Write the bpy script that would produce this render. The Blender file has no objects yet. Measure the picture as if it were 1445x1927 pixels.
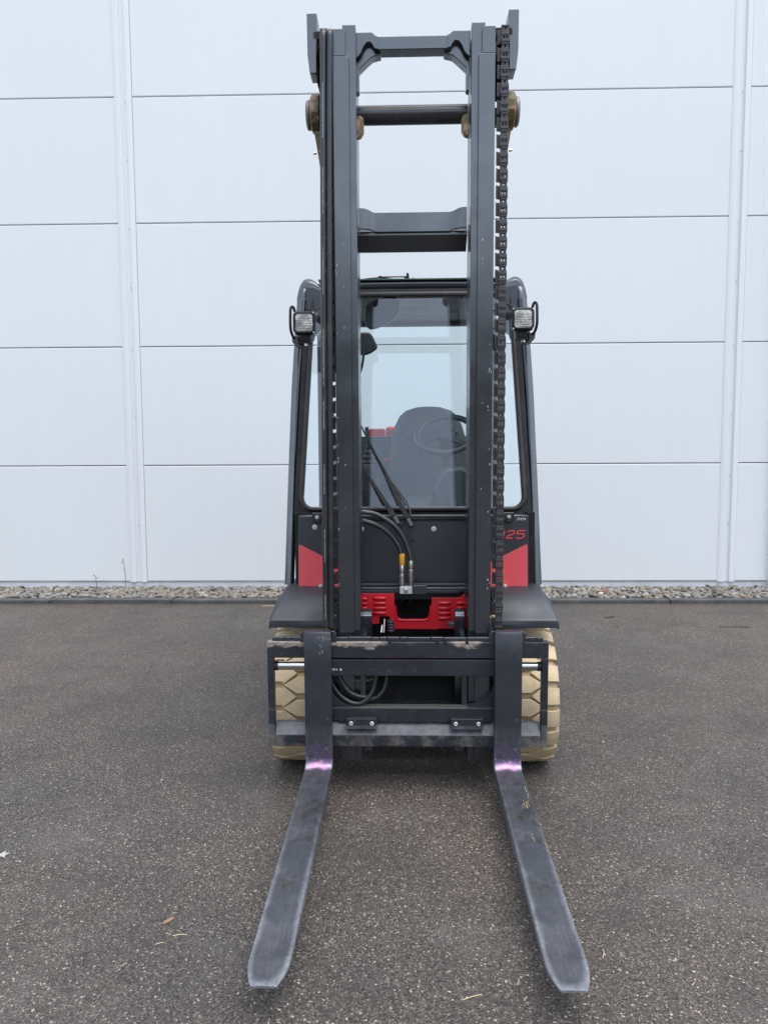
import bpy, bmesh, math, random
from mathutils import Vector, Matrix
random.seed(7)
R = math.radians
S = bpy.context.scene
COL = S.collection

# ------------------------------------------------------------------ camera, world, sun, exposure
CAM_H = 1.38
PITCH, ROLL = R(4.98), 0.0052
fw = Vector((0, math.cos(PITCH), -math.sin(PITCH)))
rt0 = Vector((1, 0, 0)); up0 = rt0.cross(fw)
rt = rt0 * math.cos(ROLL) - up0 * math.sin(ROLL)
up = rt0 * math.sin(ROLL) + up0 * math.cos(ROLL)
cd = bpy.data.cameras.new('camera'); cam = bpy.data.objects.new('camera', cd); COL.objects.link(cam)
cam.matrix_world = Matrix(((rt.x, up.x, -fw.x, 0), (rt.y, up.y, -fw.y, 0), (rt.z, up.z, -fw.z, CAM_H), (0, 0, 0, 1)))
cd.sensor_fit = 'VERTICAL'; cd.sensor_height = 24; cd.lens = 24 * 1447 / 1927
cd.clip_start = 0.02; cd.clip_end = 500
S.camera = cam

SUN_EL, SUN_ROT = R(72), R(140)      # soft overcast light from behind and right of the camera
w = bpy.data.worlds.new('World'); S.world = w; w.use_nodes = True
nt = w.node_tree; nt.nodes.clear()
sky = nt.nodes.new('ShaderNodeTexSky'); sky.sky_type = 'NISHITA'; sky.sun_disc = False
sky.sun_elevation = SUN_EL; sky.sun_rotation = SUN_ROT; sky.air_density = 1.0; sky.dust_density = 1.2
hs = nt.nodes.new('ShaderNodeHueSaturation'); hs.inputs['Saturation'].default_value = 0.47
bg = nt.nodes.new('ShaderNodeBackground'); bg.inputs['Strength'].default_value = 0.15
wo = nt.nodes.new('ShaderNodeOutputWorld')
nt.links.new(sky.outputs[0], hs.inputs['Color']); nt.links.new(hs.outputs[0], bg.inputs[0]); nt.links.new(bg.outputs[0], wo.inputs[0])
sd = bpy.data.lights.new('sun', 'SUN'); sd.energy = 0.8; sd.angle = R(50); sd.color = (1, .975, .94)
sun = bpy.data.objects.new('sun', sd); COL.objects.link(sun)
sdir = Vector((math.sin(SUN_ROT) * math.cos(SUN_EL), math.cos(SUN_ROT) * math.cos(SUN_EL), math.sin(SUN_EL)))
sun.rotation_euler = sdir.to_track_quat('Z', 'Y').to_euler()
S.view_settings.view_transform = 'Standard'; S.view_settings.look = 'None'
S.view_settings.gamma = 1; S.view_settings.use_curve_mapping = False
S.view_settings.exposure = 1.33
S.render.engine = 'CYCLES'

# ------------------------------------------------------------------ mesh helpers
class MB:
    def __init__(s): s.v = []; s.f = []
    def add(s, vs, fs):
        o = len(s.v); s.v += [tuple(v) for v in vs]; s.f += [tuple(i + o for i in f) for f in fs]; return s
    def box(s, x0, x1, y0, y1, z0, z1):
        vs = [(x, y, z) for z in (z0, z1) for y in (y0, y1) for x in (x0, x1)]
        return s.add(vs, [(0, 2, 3, 1), (4, 5, 7, 6), (0, 1, 5, 4), (2, 6, 7, 3), (0, 4, 6, 2), (1, 3, 7, 5)])
    def obox(s, a, b, w0, w1=None, t=0.01, nrm=(0, -1, 0)):
        """tapered flat bar from a to b: width w0->w1 across, thickness t along nrm"""
        a, b, n = Vector(a), Vector(b), Vector(nrm).normalized(); w1 = w0 if w1 is None else w1
        d = (b - a).normalized(); sd_ = d.cross(n).normalized(); n = sd_.cross(d)
        vs = []
        for p, w_ in ((a, w0), (b, w1)):
            for q, r_ in ((-1, -1), (1, -1), (1, 1), (-1, 1)):
                vs.append(p + sd_ * q * w_ / 2 + n * r_ * t / 2)
        return s.add(vs, [(0, 1, 2, 3), (7, 6, 5, 4), (0, 4, 5, 1), (1, 5, 6, 2), (2, 6, 7, 3), (3, 7, 4, 0)])
    def prism(s, pts, axis, a, b):
        """polygon pts extruded along axis; pts are the two other coordinates in xyz order"""
        n = len(pts)
        def mk(p, t):
            return (t, p[0], p[1]) if axis == 'x' else (p[0], t, p[1]) if axis == 'y' else (p[0], p[1], t)
        vs = [mk(p, a) for p in pts] + [mk(p, b) for p in pts]
        ar = sum(pts[i][0] * pts[(i + 1) % n][1] - pts[(i + 1) % n][0] * pts[i][1] for i in range(n))
        fs = [tuple(range(n)), tuple(range(2 * n - 1, n - 1, -1))] + [(i, i + n, (i + 1) % n + n, (i + 1) % n) for i in range(n)]
        return s.add(vs, fs)
    def cyl(s, a, b, r, r2=None, n=20, caps=True):
        a, b = Vector(a), Vector(b); r2 = r if r2 is None else r2
        d = (b - a).normalized(); u = d.orthogonal().normalized(); w_ = d.cross(u)
        vs = [a + (u * math.cos(t) + w_ * math.sin(t)) * r for t in [2 * math.pi * i / n for i in range(n)]]
        vs += [b + (u * math.cos(t) + w_ * math.sin(t)) * r2 for t in [2 * math.pi * i / n for i in range(n)]]
        fs = [(i, (i + 1) % n, (i + 1) % n + n, i + n) for i in range(n)]
        if caps: fs += [tuple(range(n - 1, -1, -1)), tuple(range(n, 2 * n))]
        return s.add(vs, fs)
    def tube(s, pts, r, n=12, sm=6, flat=None):
        P = [Vector(p) for p in pts]
        if sm > 1 and len(P) > 2:
            Q = []
            for i in range(len(P) - 1):
                p0 = P[max(i - 1, 0)]; p1 = P[i]; p2 = P[i + 1]; p3 = P[min(i + 2, len(P) - 1)]
                for k in range(sm):
                    t = k / sm
                    Q.append(0.5 * ((2 * p1) + (p2 - p0) * t + (2 * p0 - 5 * p1 + 4 * p2 - p3) * t * t + (3 * p1 - p0 - 3 * p2 + p3) * t ** 3))
            Q.append(P[-1]); P = Q
        m = len(P); u = None; vs = []
        for i, p in enumerate(P):
            d = (P[min(i + 1, m - 1)] - P[max(i - 1, 0)]).normalized()
            u = d.orthogonal().normalized() if u is None else (u - d * u.dot(d)).normalized()
            w_ = d.cross(u); rr = r[min(i, len(r) - 1)] if isinstance(r, list) else r
            for k in range(n):
                t = 2 * math.pi * k / n
                vs.append(p + (u * math.cos(t) + w_ * math.sin(t)) * rr)
        fs = [(i * n + k, i * n + (k + 1) % n, (i + 1) * n + (k + 1) % n, (i + 1) * n + k) for i in range(m - 1) for k in range(n)]
        fs += [tuple(range(n - 1, -1, -1)), tuple(range((m - 1) * n, m * n))]
        return s.add(vs, fs)
    def lathe(s, prof, n=32, axis='x', c=(0, 0, 0)):
        """prof: (along, radius)"""
        vs = []
        for a, r in prof:
            for k in range(n):
                t = 2 * math.pi * k / n; p, q = r * math.cos(t), r * math.sin(t)
                v = (a, p, q) if axis == 'x' else (p, a, q) if axis == 'y' else (p, q, a)
                vs.append((v[0] + c[0], v[1] + c[1], v[2] + c[2]))
        m = len(prof)
        fs = [(i * n + k, i * n + (k + 1) % n, (i + 1) * n + (k + 1) % n, (i + 1) * n + k) for i in range(m - 1) for k in range(n)]
        fs += [tuple(range(n - 1, -1, -1)), tuple(range((m - 1) * n, m * n))]
        return s.add(vs, fs)
    def grid(s, rows, close=False):
        m, n = len(rows), len(rows[0]); vs = [v for r_ in rows for v in r_]
        fs = [(i * n + k, i * n + (k + 1) % n, (i + 1) * n + (k + 1) % n, (i + 1) * n + k) for i in range(m - 1) for k in range(n if close else n - 1)]
        return s.add(vs, fs)
    def mirror(s):
        m = MB(); m.v = [(-a, b, c) for a, b, c in s.v]; m.f = [f[::-1] for f in s.f]; return m
    def mesh(s, name, mat, sharp=35):
        me = bpy.data.meshes.new(name); me.from_pydata(s.v, [], s.f)
        bm = bmesh.new(); bm.from_mesh(me); bmesh.ops.recalc_face_normals(bm, faces=bm.faces); bm.to_mesh(me); bm.free()
        me.materials.append(mat)
        for p in me.polygons: p.use_smooth = True
        me.set_sharp_from_angle(angle=R(sharp)); return me
    def build(s, name, mat, parent=None, bev=0, seg=2, sharp=35, rot=None):
        o = bpy.data.objects.new(name, s.mesh(name, mat, sharp)); COL.objects.link(o)
        if parent: o.parent = parent
        if rot: o.rotation_euler = rot
        if bev:
            b = o.modifiers.new('bevel', 'BEVEL'); b.width = bev; b.segments = seg; b.limit_method = 'ANGLE'; b.angle_limit = R(35); b.harden_normals = True
        return o

def tag(o, label=None, cat=None, group=None, kind=None):
    if label: o['label'] = label
    if cat: o['category'] = cat
    if group: o['group'] = group
    if kind: o['kind'] = kind
    return o
def empty(name, loc, rz=0):
    o = bpy.data.objects.new(name, None); COL.objects.link(o); o.location = loc; o.rotation_euler = (0, 0, rz)
    o.empty_display_size = .2; return o
def cp(o, parent, loc=(0, 0, 0), name=None, rot=None, scale=None):
    c = o.copy(); COL.objects.link(c); c.parent = parent; c.location = loc
    if rot: c.rotation_euler = rot
    if scale: c.scale = scale
    return c

# ------------------------------------------------------------------ materials
def newmat(name):
    m = bpy.data.materials.new(name); m.use_nodes = True; n = m.node_tree
    return m, n, n.nodes['Principled BSDF']
def N(n, t, **kw):
    nd = n.nodes.new(t)
    for k, v in kw.items(): setattr(nd, k, v)
    return nd
def L(n, a, b): n.links.new(a, b)
def coords(n, scale=(1, 1, 1)):
    tc = N(n, 'ShaderNodeTexCoord'); mp = N(n, 'ShaderNodeMapping'); mp.inputs['Scale'].default_value = scale
    L(n, tc.outputs['Object'], mp.inputs[0]); return mp.outputs[0]
def noise(n, vec, scale, detail=4, rough=.55):
    t = N(n, 'ShaderNodeTexNoise'); t.inputs['Scale'].default_value = scale; t.inputs['Detail'].default_value = detail
    t.inputs['Roughness'].default_value = rough; L(n, vec, t.inputs['Vector']); return t.outputs['Fac']
def ramp(n, fac, stops, interp='LINEAR'):
    r_ = N(n, 'ShaderNodeValToRGB'); r_.color_ramp.interpolation = interp
    e = r_.color_ramp.elements
    while len(e) < len(stops): e.new(.5)
    for i, (p, c) in enumerate(stops):
        e[i].position = p; e[i].color = (c, c, c, 1) if not isinstance(c, (tuple, list)) else (*c, 1)
    L(n, fac, r_.inputs[0]); return r_.outputs[0]
def mix(n, fac, a, b, mode='MIX'):
    m = N(n, 'ShaderNodeMix', data_type='RGBA', blend_type=mode)
    if isinstance(fac, (int, float)): m.inputs[0].default_value = fac
    else: L(n, fac, m.inputs[0])
    for sock, v in ((m.inputs[6], a), (m.inputs[7], b)):
        if isinstance(v, (tuple, list)): sock.default_value = (*v, 1)
        else: L(n, v, sock)
    return m.outputs[2]
def math_(n, op, a, b=None):
    m = N(n, 'ShaderNodeMath', operation=op)
    for i, v in enumerate((a, b)):
        if v is None: continue
        if isinstance(v, (int, float)): m.inputs[i].default_value = v
        else: L(n, v, m.inputs[i])
    return m.outputs[0]
def bump(n, h, strength, dist, b):
    bp = N(n, 'ShaderNodeBump'); bp.inputs['Strength'].default_value = strength; bp.inputs['Distance'].default_value = dist
    L(n, h, bp.inputs['Height']); L(n, bp.outputs[0], b.inputs['Normal']); return bp
def paint(name, col, rough=.4, metal=0, stint=None, ior=1.5, var=.25, dirt=(.12, .11, .10), dirt_amt=.25, chips=0, chipcol=(.22, .2, .18), bmp=.05, scale=1.0, scratch=.0):
    m, n, b = newmat(name); v = coords(n)
    a = noise(n, v, 3 * scale, 5, .6); f = noise(n, v, 60 * scale, 4, .6)
    c = mix(n, ramp(n, a, [(.35, 0), (.7, 1)]), tuple(x * (1 - var) for x in col), tuple(min(1, x * (1 + var)) for x in col))
    c = mix(n, math_(n, 'MULTIPLY', ramp(n, noise(n, v, 11 * scale, 8, .7), [(.5, 0), (.75, 1)]), dirt_amt), c, dirt)
    if scratch:
        vs = coords(n, (1.2, 1.2, 14)); vs2 = coords(n, (14, 14, 1.5))
        s1 = ramp(n, noise(n, vs, 38, 2, .5), [(.70, 0), (.74, 1)]); s2 = ramp(n, noise(n, vs2, 20, 2, .5), [(.73, 0), (.76, 1)])
        c = mix(n, math_(n, 'MULTIPLY', math_(n, 'MAXIMUM', s1, s2), scratch), c, (.3, .3, .31))
    if chips:
        ch = ramp(n, noise(n, v, 22 * scale, 6, .65), [(.66 - chips * .2, 0), (.675 - chips * .2, 1)])
        c = mix(n, ch, c, chipcol)
    if stint: b.inputs['Specular Tint'].default_value = (*stint, 1)
    L(n, c, b.inputs['Base Color'])
    L(n, ramp(n, noise(n, v, 8 * scale, 3, .5), [(.3, max(0, rough - .05)), (.7, min(1, rough + .08))]), b.inputs['Roughness'])
    b.inputs['Metallic'].default_value = metal; b.inputs['IOR'].default_value = ior
    if bmp: bump(n, f, bmp, .002, b)
    return m

M = {}
M['paint'] = paint('anthracite_paint', (.009, .0120, .0175), .24, ior=2.1, dirt_amt=.08, scratch=.10, bmp=0, stint=(.90, .955, 1.0))
M['paint_body'] = paint('anthracite_body', (.022, .028, .037), .38, ior=1.75, dirt_amt=.06, bmp=0, stint=(.92, .96, 1.0))
M['plastic'] = paint('black_moulded_plastic', (.020, .027, .037), .48, ior=1.65, bmp=.05, dirt_amt=.08)
M['black'] = paint('matt_black', (.010, .011, .013), .6, ior=1.4)
M['rubber'] = paint('black_rubber', (.013, .013, .014), .45, ior=1.5)
M['hose'] = paint('hose_rubber', (.020, .021, .025), .33, ior=1.6)
M['chain'] = paint('oiled_chain', (.040, .038, .040), .45, ior=1.7, metal=.2, dirt_amt=.5, dirt=(.05, .04, .035))
M['red'] = paint('red_paint', (.56, .012, .024), .35, ior=1.5, var=.08, dirt_amt=.06)
M['red_decal'] = paint('red_decal', (.84, .10, .125), .38, ior=1.6, var=.05, dirt_amt=.03)
M['seatm'] = paint('seat_vinyl', (.045, .05, .058), .6, ior=1.5, bmp=0, dirt_amt=.05)
M['steel'] = paint('bright_steel', (.62, .60, .55), .32, metal=1, dirt_amt=.2)
M['white_metal'] = paint('zinc_bolt', (.75, .76, .76), .35, metal=.6, dirt_amt=.1)
M['chrome'] = paint('chrome_rod', (.55, .55, .54), .2, metal=1, dirt_amt=.05, bmp=0)
M['olive'] = paint('olive_forging', (.15, .125, .05), .5, ior=1.5, chips=.6, chipcol=(.40, .25, .17), dirt=(.03, .03, .02), dirt_amt=.6)
M['brass_cap'] = paint('grey_cap', (.22, .19, .18), .35, metal=.3)
M['yellow'] = paint('yellow_sleeve', (.75, .38, .01), .45, var=.05, dirt_amt=.1)
M['white_print'] = paint('white_print', (.62, .64, .66), .6, var=.1, dirt_amt=.1)
M['red_print'] = paint('red_print', (.80, .06, .09), .5, var=.05, dirt_amt=.05)
M['white_pen'] = paint('white_pen', (.8, .8, .8), .5, var=.05, dirt_amt=0)

def tyre_mat():
    m, n, b = newmat('cream_tyre_rubber'); v = coords(n)
    c = mix(n, ramp(n, noise(n, v, 5, 6, .6), [(.35, 0), (.7, 1)]), (.54, .425, .26), (.65, .53, .345))
    c = mix(n, math_(n, 'MULTIPLY', ramp(n, noise(n, v, 26, 8, .75), [(.48, 0), (.72, 1)]), .45), c, (.30, .22, .13))
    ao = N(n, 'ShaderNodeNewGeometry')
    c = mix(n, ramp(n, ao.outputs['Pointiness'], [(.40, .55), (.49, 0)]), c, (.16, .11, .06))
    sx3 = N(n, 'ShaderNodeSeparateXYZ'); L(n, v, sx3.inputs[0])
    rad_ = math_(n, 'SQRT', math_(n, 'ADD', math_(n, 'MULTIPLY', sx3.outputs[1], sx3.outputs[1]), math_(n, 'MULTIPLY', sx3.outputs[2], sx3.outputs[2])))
    c = mix(n, ramp(n, rad_, [(.2868, .75), (.292, 0)]), c, (.36, .27, .165))    # groove floors painted darker brown: recess shade put into the colour, plus dirt
    L(n, c, b.inputs['Base Color']); b.inputs['Roughness'].default_value = .75; b.inputs['IOR'].default_value = 1.4
    bump(n, noise(n, v, 130, 5, .7), .25, .002, b); return m
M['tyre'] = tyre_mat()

def wall_mat(name, col, streak=.5, dirt=.35):
    m, n, b = newmat(name)
    vs = coords(n, (1, 1, .06)); v = coords(n)
    rib = N(n, 'ShaderNodeTexWave', wave_type='BANDS', bands_direction='X'); rib.inputs['Scale'].default_value = 30; rib.inputs['Distortion'].default_value = 0
    L(n, v, rib.inputs['Vector'])
    st = noise(n, vs, 16, 6, .7)
    c = mix(n, ramp(n, noise(n, v, .45, 3, .5), [(.3, 0), (.7, 1)]), tuple(x * .965 for x in col), col)
    c = mix(n, math_(n, 'MULTIPLY', ramp(n, st, [(.42, 0), (.75, 1)]), streak * .25), c, tuple(x * .78 for x in col))
    sp = ramp(n, noise(n, v, 55, 3, .6), [(.76, 0), (.80, 1)])
    c = mix(n, math_(n, 'MULTIPLY', sp, dirt), c, (.35, .34, .33))
    L(n, c, b.inputs['Base Color']); b.inputs['Roughness'].default_value = .42; b.inputs['IOR'].default_value = 1.45
    bump(n, math_(n, 'ADD', math_(n, 'MULTIPLY', rib.outputs['Fac'], .05), math_(n, 'MULTIPLY', noise(n, v, 1.2, 2, .5), 5.0)), .16, .003, b)
    return m
M['panel'] = wall_mat('white_coated_panel', (.775, .805, .815), .45)
M['trim'] = wall_mat('white_post_cladding', (.80, .825, .84), .3)
M['gap'] = paint('panel_joint_seal', (.36, .375, .395), .7, bmp=0)
M['plinth'] = paint('plinth_render', (.62, .64, .67), .8, var=.06, dirt=(.35, .33, .30), dirt_amt=.35)

def asphalt():
    m, n, b = newmat('asphalt'); v = coords(n)
    # aggregate: two sizes of chipped stone bound in dark bitumen
    wv = N(n, 'ShaderNodeVectorMath', operation='ADD'); nz = N(n, 'ShaderNodeTexNoise'); nz.inputs['Scale'].default_value = 90
    L(n, v, nz.inputs['Vector'])
    sc = N(n, 'ShaderNodeVectorMath', operation='SCALE'); sc.inputs['Scale'].default_value = .006; L(n, nz.outputs['Color'], sc.inputs[0])
    L(n, v, wv.inputs[0]); L(n, sc.outputs[0], wv.inputs[1])
    v1 = N(n, 'ShaderNodeTexVoronoi'); v1.inputs['Scale'].default_value = 215; L(n, wv.outputs[0], v1.inputs['Vector'])
    v2 = N(n, 'ShaderNodeTexVoronoi'); v2.inputs['Scale'].default_value = 430; L(n, wv.outputs[0], v2.inputs['Vector'])
    s1 = N(n, 'ShaderNodeSeparateColor'); L(n, v1.outputs['Color'], s1.inputs[0])
    s2 = N(n, 'ShaderNodeSeparateColor'); L(n, v2.outputs['Color'], s2.inputs[0])
    c1 = ramp(n, s1.outputs[0], [(0, (.018, .016, .015)), (.35, (.044, .039, .035)), (.62, (.066, .060, .054)), (.87, (.105, .096, .086)), (.95, (.17, .16, .14)), (.99, (.38, .36, .32))])
    c2 = ramp(n, s2.outputs[0], [(0, (.022, .020, .018)), (.5, (.052, .048, .044)), (.88, (.10, .092, .082)), (.97, (.26, .235, .20))])
    c = mix(n, ramp(n, s1.outputs[1], [(.45, 0), (.55, 1)]), c1, c2)
    gr2 = noise(n, v, 75, 3, .8)
    c = mix(n, 1, c, ramp(n, gr2, [(.30, (.78, .78, .78)), (.5, (1.22, 1.20, 1.18)), (.70, (1.85, 1.80, 1.74))]), 'MULTIPLY')
    big = noise(n, v, .55, 5, .6)
    c = mix(n, ramp(n, big, [(.38, 0), (.64, 1)]), mix(n, 1, c, (.92, .91, .90), 'MULTIPLY'), mix(n, 1, c, (1.18, 1.06, 1.0), 'MULTIPLY'))
    pa = noise(n, v, 2.3, 7, .65)
    c = mix(n, ramp(n, pa, [(.30, .45), (.55, 0)]), c, (.028, .027, .027))
    # scuffed, dusty patches
    c = mix(n, math_(n, 'MULTIPLY', ramp(n, noise(n, v, 1.4, 9, .72), [(.52, 0), (.72, 1)]), .45), c, (.15, .142, .13))
    gsep = N(n, 'ShaderNodeSeparateXYZ'); L(n, v, gsep.inputs[0])
    L(n, c, b.inputs['Base Color']); b.inputs['Roughness'].default_value = .62; b.inputs['IOR'].default_value = 1.45
    h = math_(n, 'ADD', math_(n, 'MULTIPLY', v1.outputs['Distance'], -1.0), math_(n, 'MULTIPLY', v2.outputs['Distance'], -.6))
    h = math_(n, 'ADD', h, math_(n, 'MULTIPLY', s1.outputs[2], .35))
    bump(n, h, .7, .0028, b)
    return m
M['asphalt'] = asphalt()

def stone_mat():
    m, n, b = newmat('river_pebble'); v = coords(n)
    oi = N(n, 'ShaderNodeAttribute', attribute_name='tint'); oi.attribute_type = 'GEOMETRY'
    ob = N(n, 'ShaderNodeObjectInfo')
    key = math_(n, 'FRACT', math_(n, 'ADD', oi.outputs['Fac'], ob.outputs['Random']))
    c = ramp(n, key, [(0, (.10, .09, .08)), (.15, (.20, .18, .15)), (.35, (.26, .24, .215)), (.5, (.13, .12, .10)), (.62, (.30, .235, .15)), (.75, (.22, .22, .22)), (.88, (.40, .38, .34)), (.96, (.08, .075, .07)), (1, (.62, .61, .58))])
    c = mix(n, ramp(n, noise(n, v, 60, 5, .7), [(.4, 0), (.7, .5)]), c, (.16, .14, .12))
    L(n, c, b.inputs['Base Color']); b.inputs['Roughness'].default_value = .7
    bump(n, noise(n, v, 150, 4, .6), .3, .002, b); return m
M['stone'] = stone_mat()
def concrete_mat():
    m, n, b = newmat('kerb_concrete'); v = coords(n)
    c = mix(n, ramp(n, noise(n, v, 6, 6, .65), [(.35, 0), (.7, 1)]), (.060, .062, .062), (.125, .122, .115))
    c = mix(n, ramp(n, noise(n, v, 180, 3, .6), [(.55, 0), (.7, .5)]), c, (.05, .05, .048))
    L(n, c, b.inputs['Base Color']); b.inputs['Roughness'].default_value = .9
    bump(n, noise(n, v, 120, 5, .7), .6, .004, b); return m
M['concrete'] = concrete_mat()
M['soil'] = paint('dark_soil', (.05, .045, .04), .95, var=.3)

def fork_mat():
    m, n, b = newmat('worn_fork_steel'); v = coords(n)
    sp = N(n, 'ShaderNodeSeparateXYZ'); L(n, v, sp.inputs[0]); X, Y, Z = sp.outputs
    wob = math_(n, 'MULTIPLY', math_(n, 'SUBTRACT', noise(n, v, 14, 5, .65), .5), .16)
    # bare, scuffed steel on the blade; painted shank
    base = mix(n, ramp(n, noise(n, v, 7, 7, .7), [(.32, 0), (.7, 1)]), (.038, .038, .042), (.12, .123, .135))
    vs = coords(n, (22, 1.5, 22)); scr = ramp(n, noise(n, vs, 7, 6, .75), [(.45, 0), (.75, 1)])
    base = mix(n, math_(n, 'MULTIPLY', scr, .45), base, (.19, .20, .22))
    vx = coords(n, (2, 18, 2)); scr2 = ramp(n, noise(n, vx, 9, 5, .75), [(.60, 0), (.74, 1)])
    base = mix(n, math_(n, 'MULTIPLY', scr2, .25), base, (.24, .24, .25))
    base = mix(n, ramp(n, noise(n, v, 17, 5, .6), [(.60, 0), (.70, .55)]), base, (.07, .048, .035))
    bl1 = ramp(n, noise(n, coords(n, (1.6, 1, 1)), 5.5, 6, .6), [(.46, 0), (.54, 1)])
    base = mix(n, math_(n, 'MULTIPLY', bl1, .7), base, (.052, .060, .076))
    bl2 = ramp(n, noise(n, coords(n, (1.2, 1, 1)), 8.7, 7, .65), [(.58, 0), (.64, 1)])
    base = mix(n, math_(n, 'MULTIPLY', bl2, .65), base, (.040, .030, .026))
    # bright worn rim of the blade: near the edges and the tip
    ax = math_(n, 'ABSOLUTE', X)
    tt = math_(n, 'MULTIPLY', math_(n, 'MAXIMUM', math_(n, 'SUBTRACT', math_(n, 'MULTIPLY', Y, -1), 1.095), 0), .53)
    rim = math_(n, 'POWER', math_(n, 'ADD', math_(n, 'POWER', ax, 2.6), math_(n, 'POWER', math_(n, 'ADD', tt, 0.0), 2.6)), 1 / 2.6)
    rim = math_(n, 'ADD', rim, math_(n, 'MULTIPLY', wob, .16))
    rimm = ramp(n, rim, [(.037, 0), (.053, 1)])
    blade_far = ramp(n, math_(n, 'MULTIPLY', Y, -1), [(.35, .15), (.95, 1.15)])
    base = mix(n, math_(n, 'MULTIPLY', math_(n, 'MULTIPLY', rimm, blade_far), ramp(n, noise(n, v, 55, 6, .75), [(.35, .45), (.6, 1)])), base, (.30, .315, .34))
    # painted shank
    shank = ramp(n, math_(n, 'ADD', Z, math_(n, 'MULTIPLY', wob, .25)), [(.205, 0), (.26, 1)])
    sp2 = mix(n, ramp(n, noise(n, v, 9, 6, .7), [(.35, 0), (.7, 1)]), (.013, .016, .022), (.026, .031, .039))
    sp2 = mix(n, math_(n, 'MULTIPLY', ramp(n, noise(n, v, 45, 6, .7), [(.62, 0), (.72, 1)]), .5), sp2, (.20, .20, .20))
    c = mix(n, shank, base, sp2)
    # violet and pink marking paint rubbed into the heel
    hz = math_(n, 'ADD', Z, math_(n, 'MULTIPLY', wob, .18))
    front = ramp(n, math_(n, 'MULTIPLY', Y, -1), [(.032, 1), (.0425, 0)])
    heel = math_(n, 'MULTIPLY', ramp(n, hz, [(.088, 0), (.0905, 1), (.15, .8), (.20, 0)]), front)
    c = mix(n, math_(n, 'MULTIPLY', heel, .8), c, (.055, .052, .085))
    vio = math_(n, 'MULTIPLY', heel, ramp(n, noise(n, v, 21, 5, .65), [(.45, 0), (.60, 1)]))
    c = mix(n, math_(n, 'MULTIPLY', vio, .65), c, (.13, .060, .17))
    shin = math_(n, 'MULTIPLY', heel, ramp(n, noise(n, coords(n, (1, 1, 1.6)), 48, 5, .7), [(.54, 0), (.64, .9)]))
    c = mix(n, math_(n, 'MULTIPLY', shin, .6), c, (.38, .37, .40))
    crease = math_(n, 'MULTIPLY', ramp(n, hz, [(.089, 0), (.0925, 1), (.099, .85), (.108, 0)]), front)
    c = mix(n, math_(n, 'MULTIPLY', crease, ramp(n, noise(n, v, 40, 5, .7), [(.35, .25), (.6, .9)])), c, (.55, .52, .56))
    core = math_(n, 'MULTIPLY', ramp(n, hz, [(.089, 0), (.092, 1), (.105, .5), (.114, 0)]), ramp(n, math_(n, 'ADD', ax, math_(n, 'MULTIPLY', wob, .3)), [(.022, 1), (.046, .05)]))
    core = math_(n, 'MULTIPLY', math_(n, 'MULTIPLY', core, front), ramp(n, noise(n, v, 38, 4, .65), [(.36, .2), (.55, .9)]))
    c = mix(n, core, c, (.70, .26, .62))
    L(n, c, b.inputs['Base Color'])
    L(n, ramp(n, noise(n, v, 30, 5, .6), [(.3, .34), (.7, .58)]), b.inputs['Roughness'])
    mt = math_(n, 'MULTIPLY', math_(n, 'SUBTRACT', 1, shank), .45); L(n, mt, b.inputs['Metallic'])
    b.inputs['IOR'].default_value = 1.6
    bump(n, noise(n, v, 90, 6, .7), .12, .002, b); return m
M['fork'] = fork_mat()

def carriage_mat():
    m, n, b = newmat('chipped_carriage_paint'); v = coords(n)
    sp = N(n, 'ShaderNodeSeparateXYZ'); L(n, v, sp.inputs[0]); X, Y, Z = sp.outputs
    c = mix(n, ramp(n, noise(n, v, 5, 6, .65), [(.35, 0), (.7, 1)]), (.012, .015, .020), (.023, .028, .036))
    c = mix(n, math_(n, 'MULTIPLY', ramp(n, noise(n, v, 40, 6, .7), [(.60, 0), (.72, 1)]), .3), c, (.14, .14, .14))
    nz = noise(n, coords(n, (1, 1, 2.2)), 17, 6, .6)
    # bare primer where the hook slides along the top edge
    topz = math_(n, 'SUBTRACT', Z, math_(n, 'MULTIPLY', nz, .075))
    top = math_(n, 'MULTIPLY', ramp(n, topz, [(.522, 0), (.524, 1)]), ramp(n, noise(n, v, 3.1, 2, .5), [(.44, 0), (.47, 1)]))
    prim = mix(n, ramp(n, noise(n, v, 50, 4, .6), [(.4, 0), (.6, 1)]), (.20, .17, .145), (.34, .29, .24))
    c = mix(n, top, c, prim)
    # rubbed face of the lower bar
    low = math_(n, 'MULTIPLY', ramp(n, Z, [(.198, 1), (.203, 0)]), ramp(n, noise(n, v, 9, 8, .72), [(.44, 0), (.60, 1)]))
    c = mix(n, math_(n, 'MULTIPLY', low, .7), c, (.19, .175, .15))
    rs = math_(n, 'MULTIPLY', ramp(n, Z, [(.185, 1), (.190, 0)]), ramp(n, noise(n, coords(n, (1, 1, 2)), 8.3, 5, .6), [(.69, 0), (.73, 1)]))
    c = mix(n, math_(n, 'MULTIPLY', rs, .7), c, (.30, .08, .05))
    wn = math_(n, 'MULTIPLY', ramp(n, Z, [(.199, 0), (.203, 1), (.243, 1), (.246, 0)]), ramp(n, noise(n, v, 12, 7, .7), [(.38, .15), (.66, .8)]))
    c = mix(n, wn, c, (.15, .16, .175))
    wt = ramp(n, Z, [(.3035, 0), (.3043, .8), (.3060, .8), (.3075, 0)])
    c = mix(n, wt, c, (.13, .125, .12))
    L(n, c, b.inputs['Base Color'])
    L(n, ramp(n, noise(n, v, 40, 4, .6), [(.3, .36), (.7, .55)]), b.inputs['Roughness'])
    b.inputs['IOR'].default_value = 1.55; bump(n, noise(n, v, 70, 5, .6), .08, .002, b); return m
M['carriage'] = carriage_mat()

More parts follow.
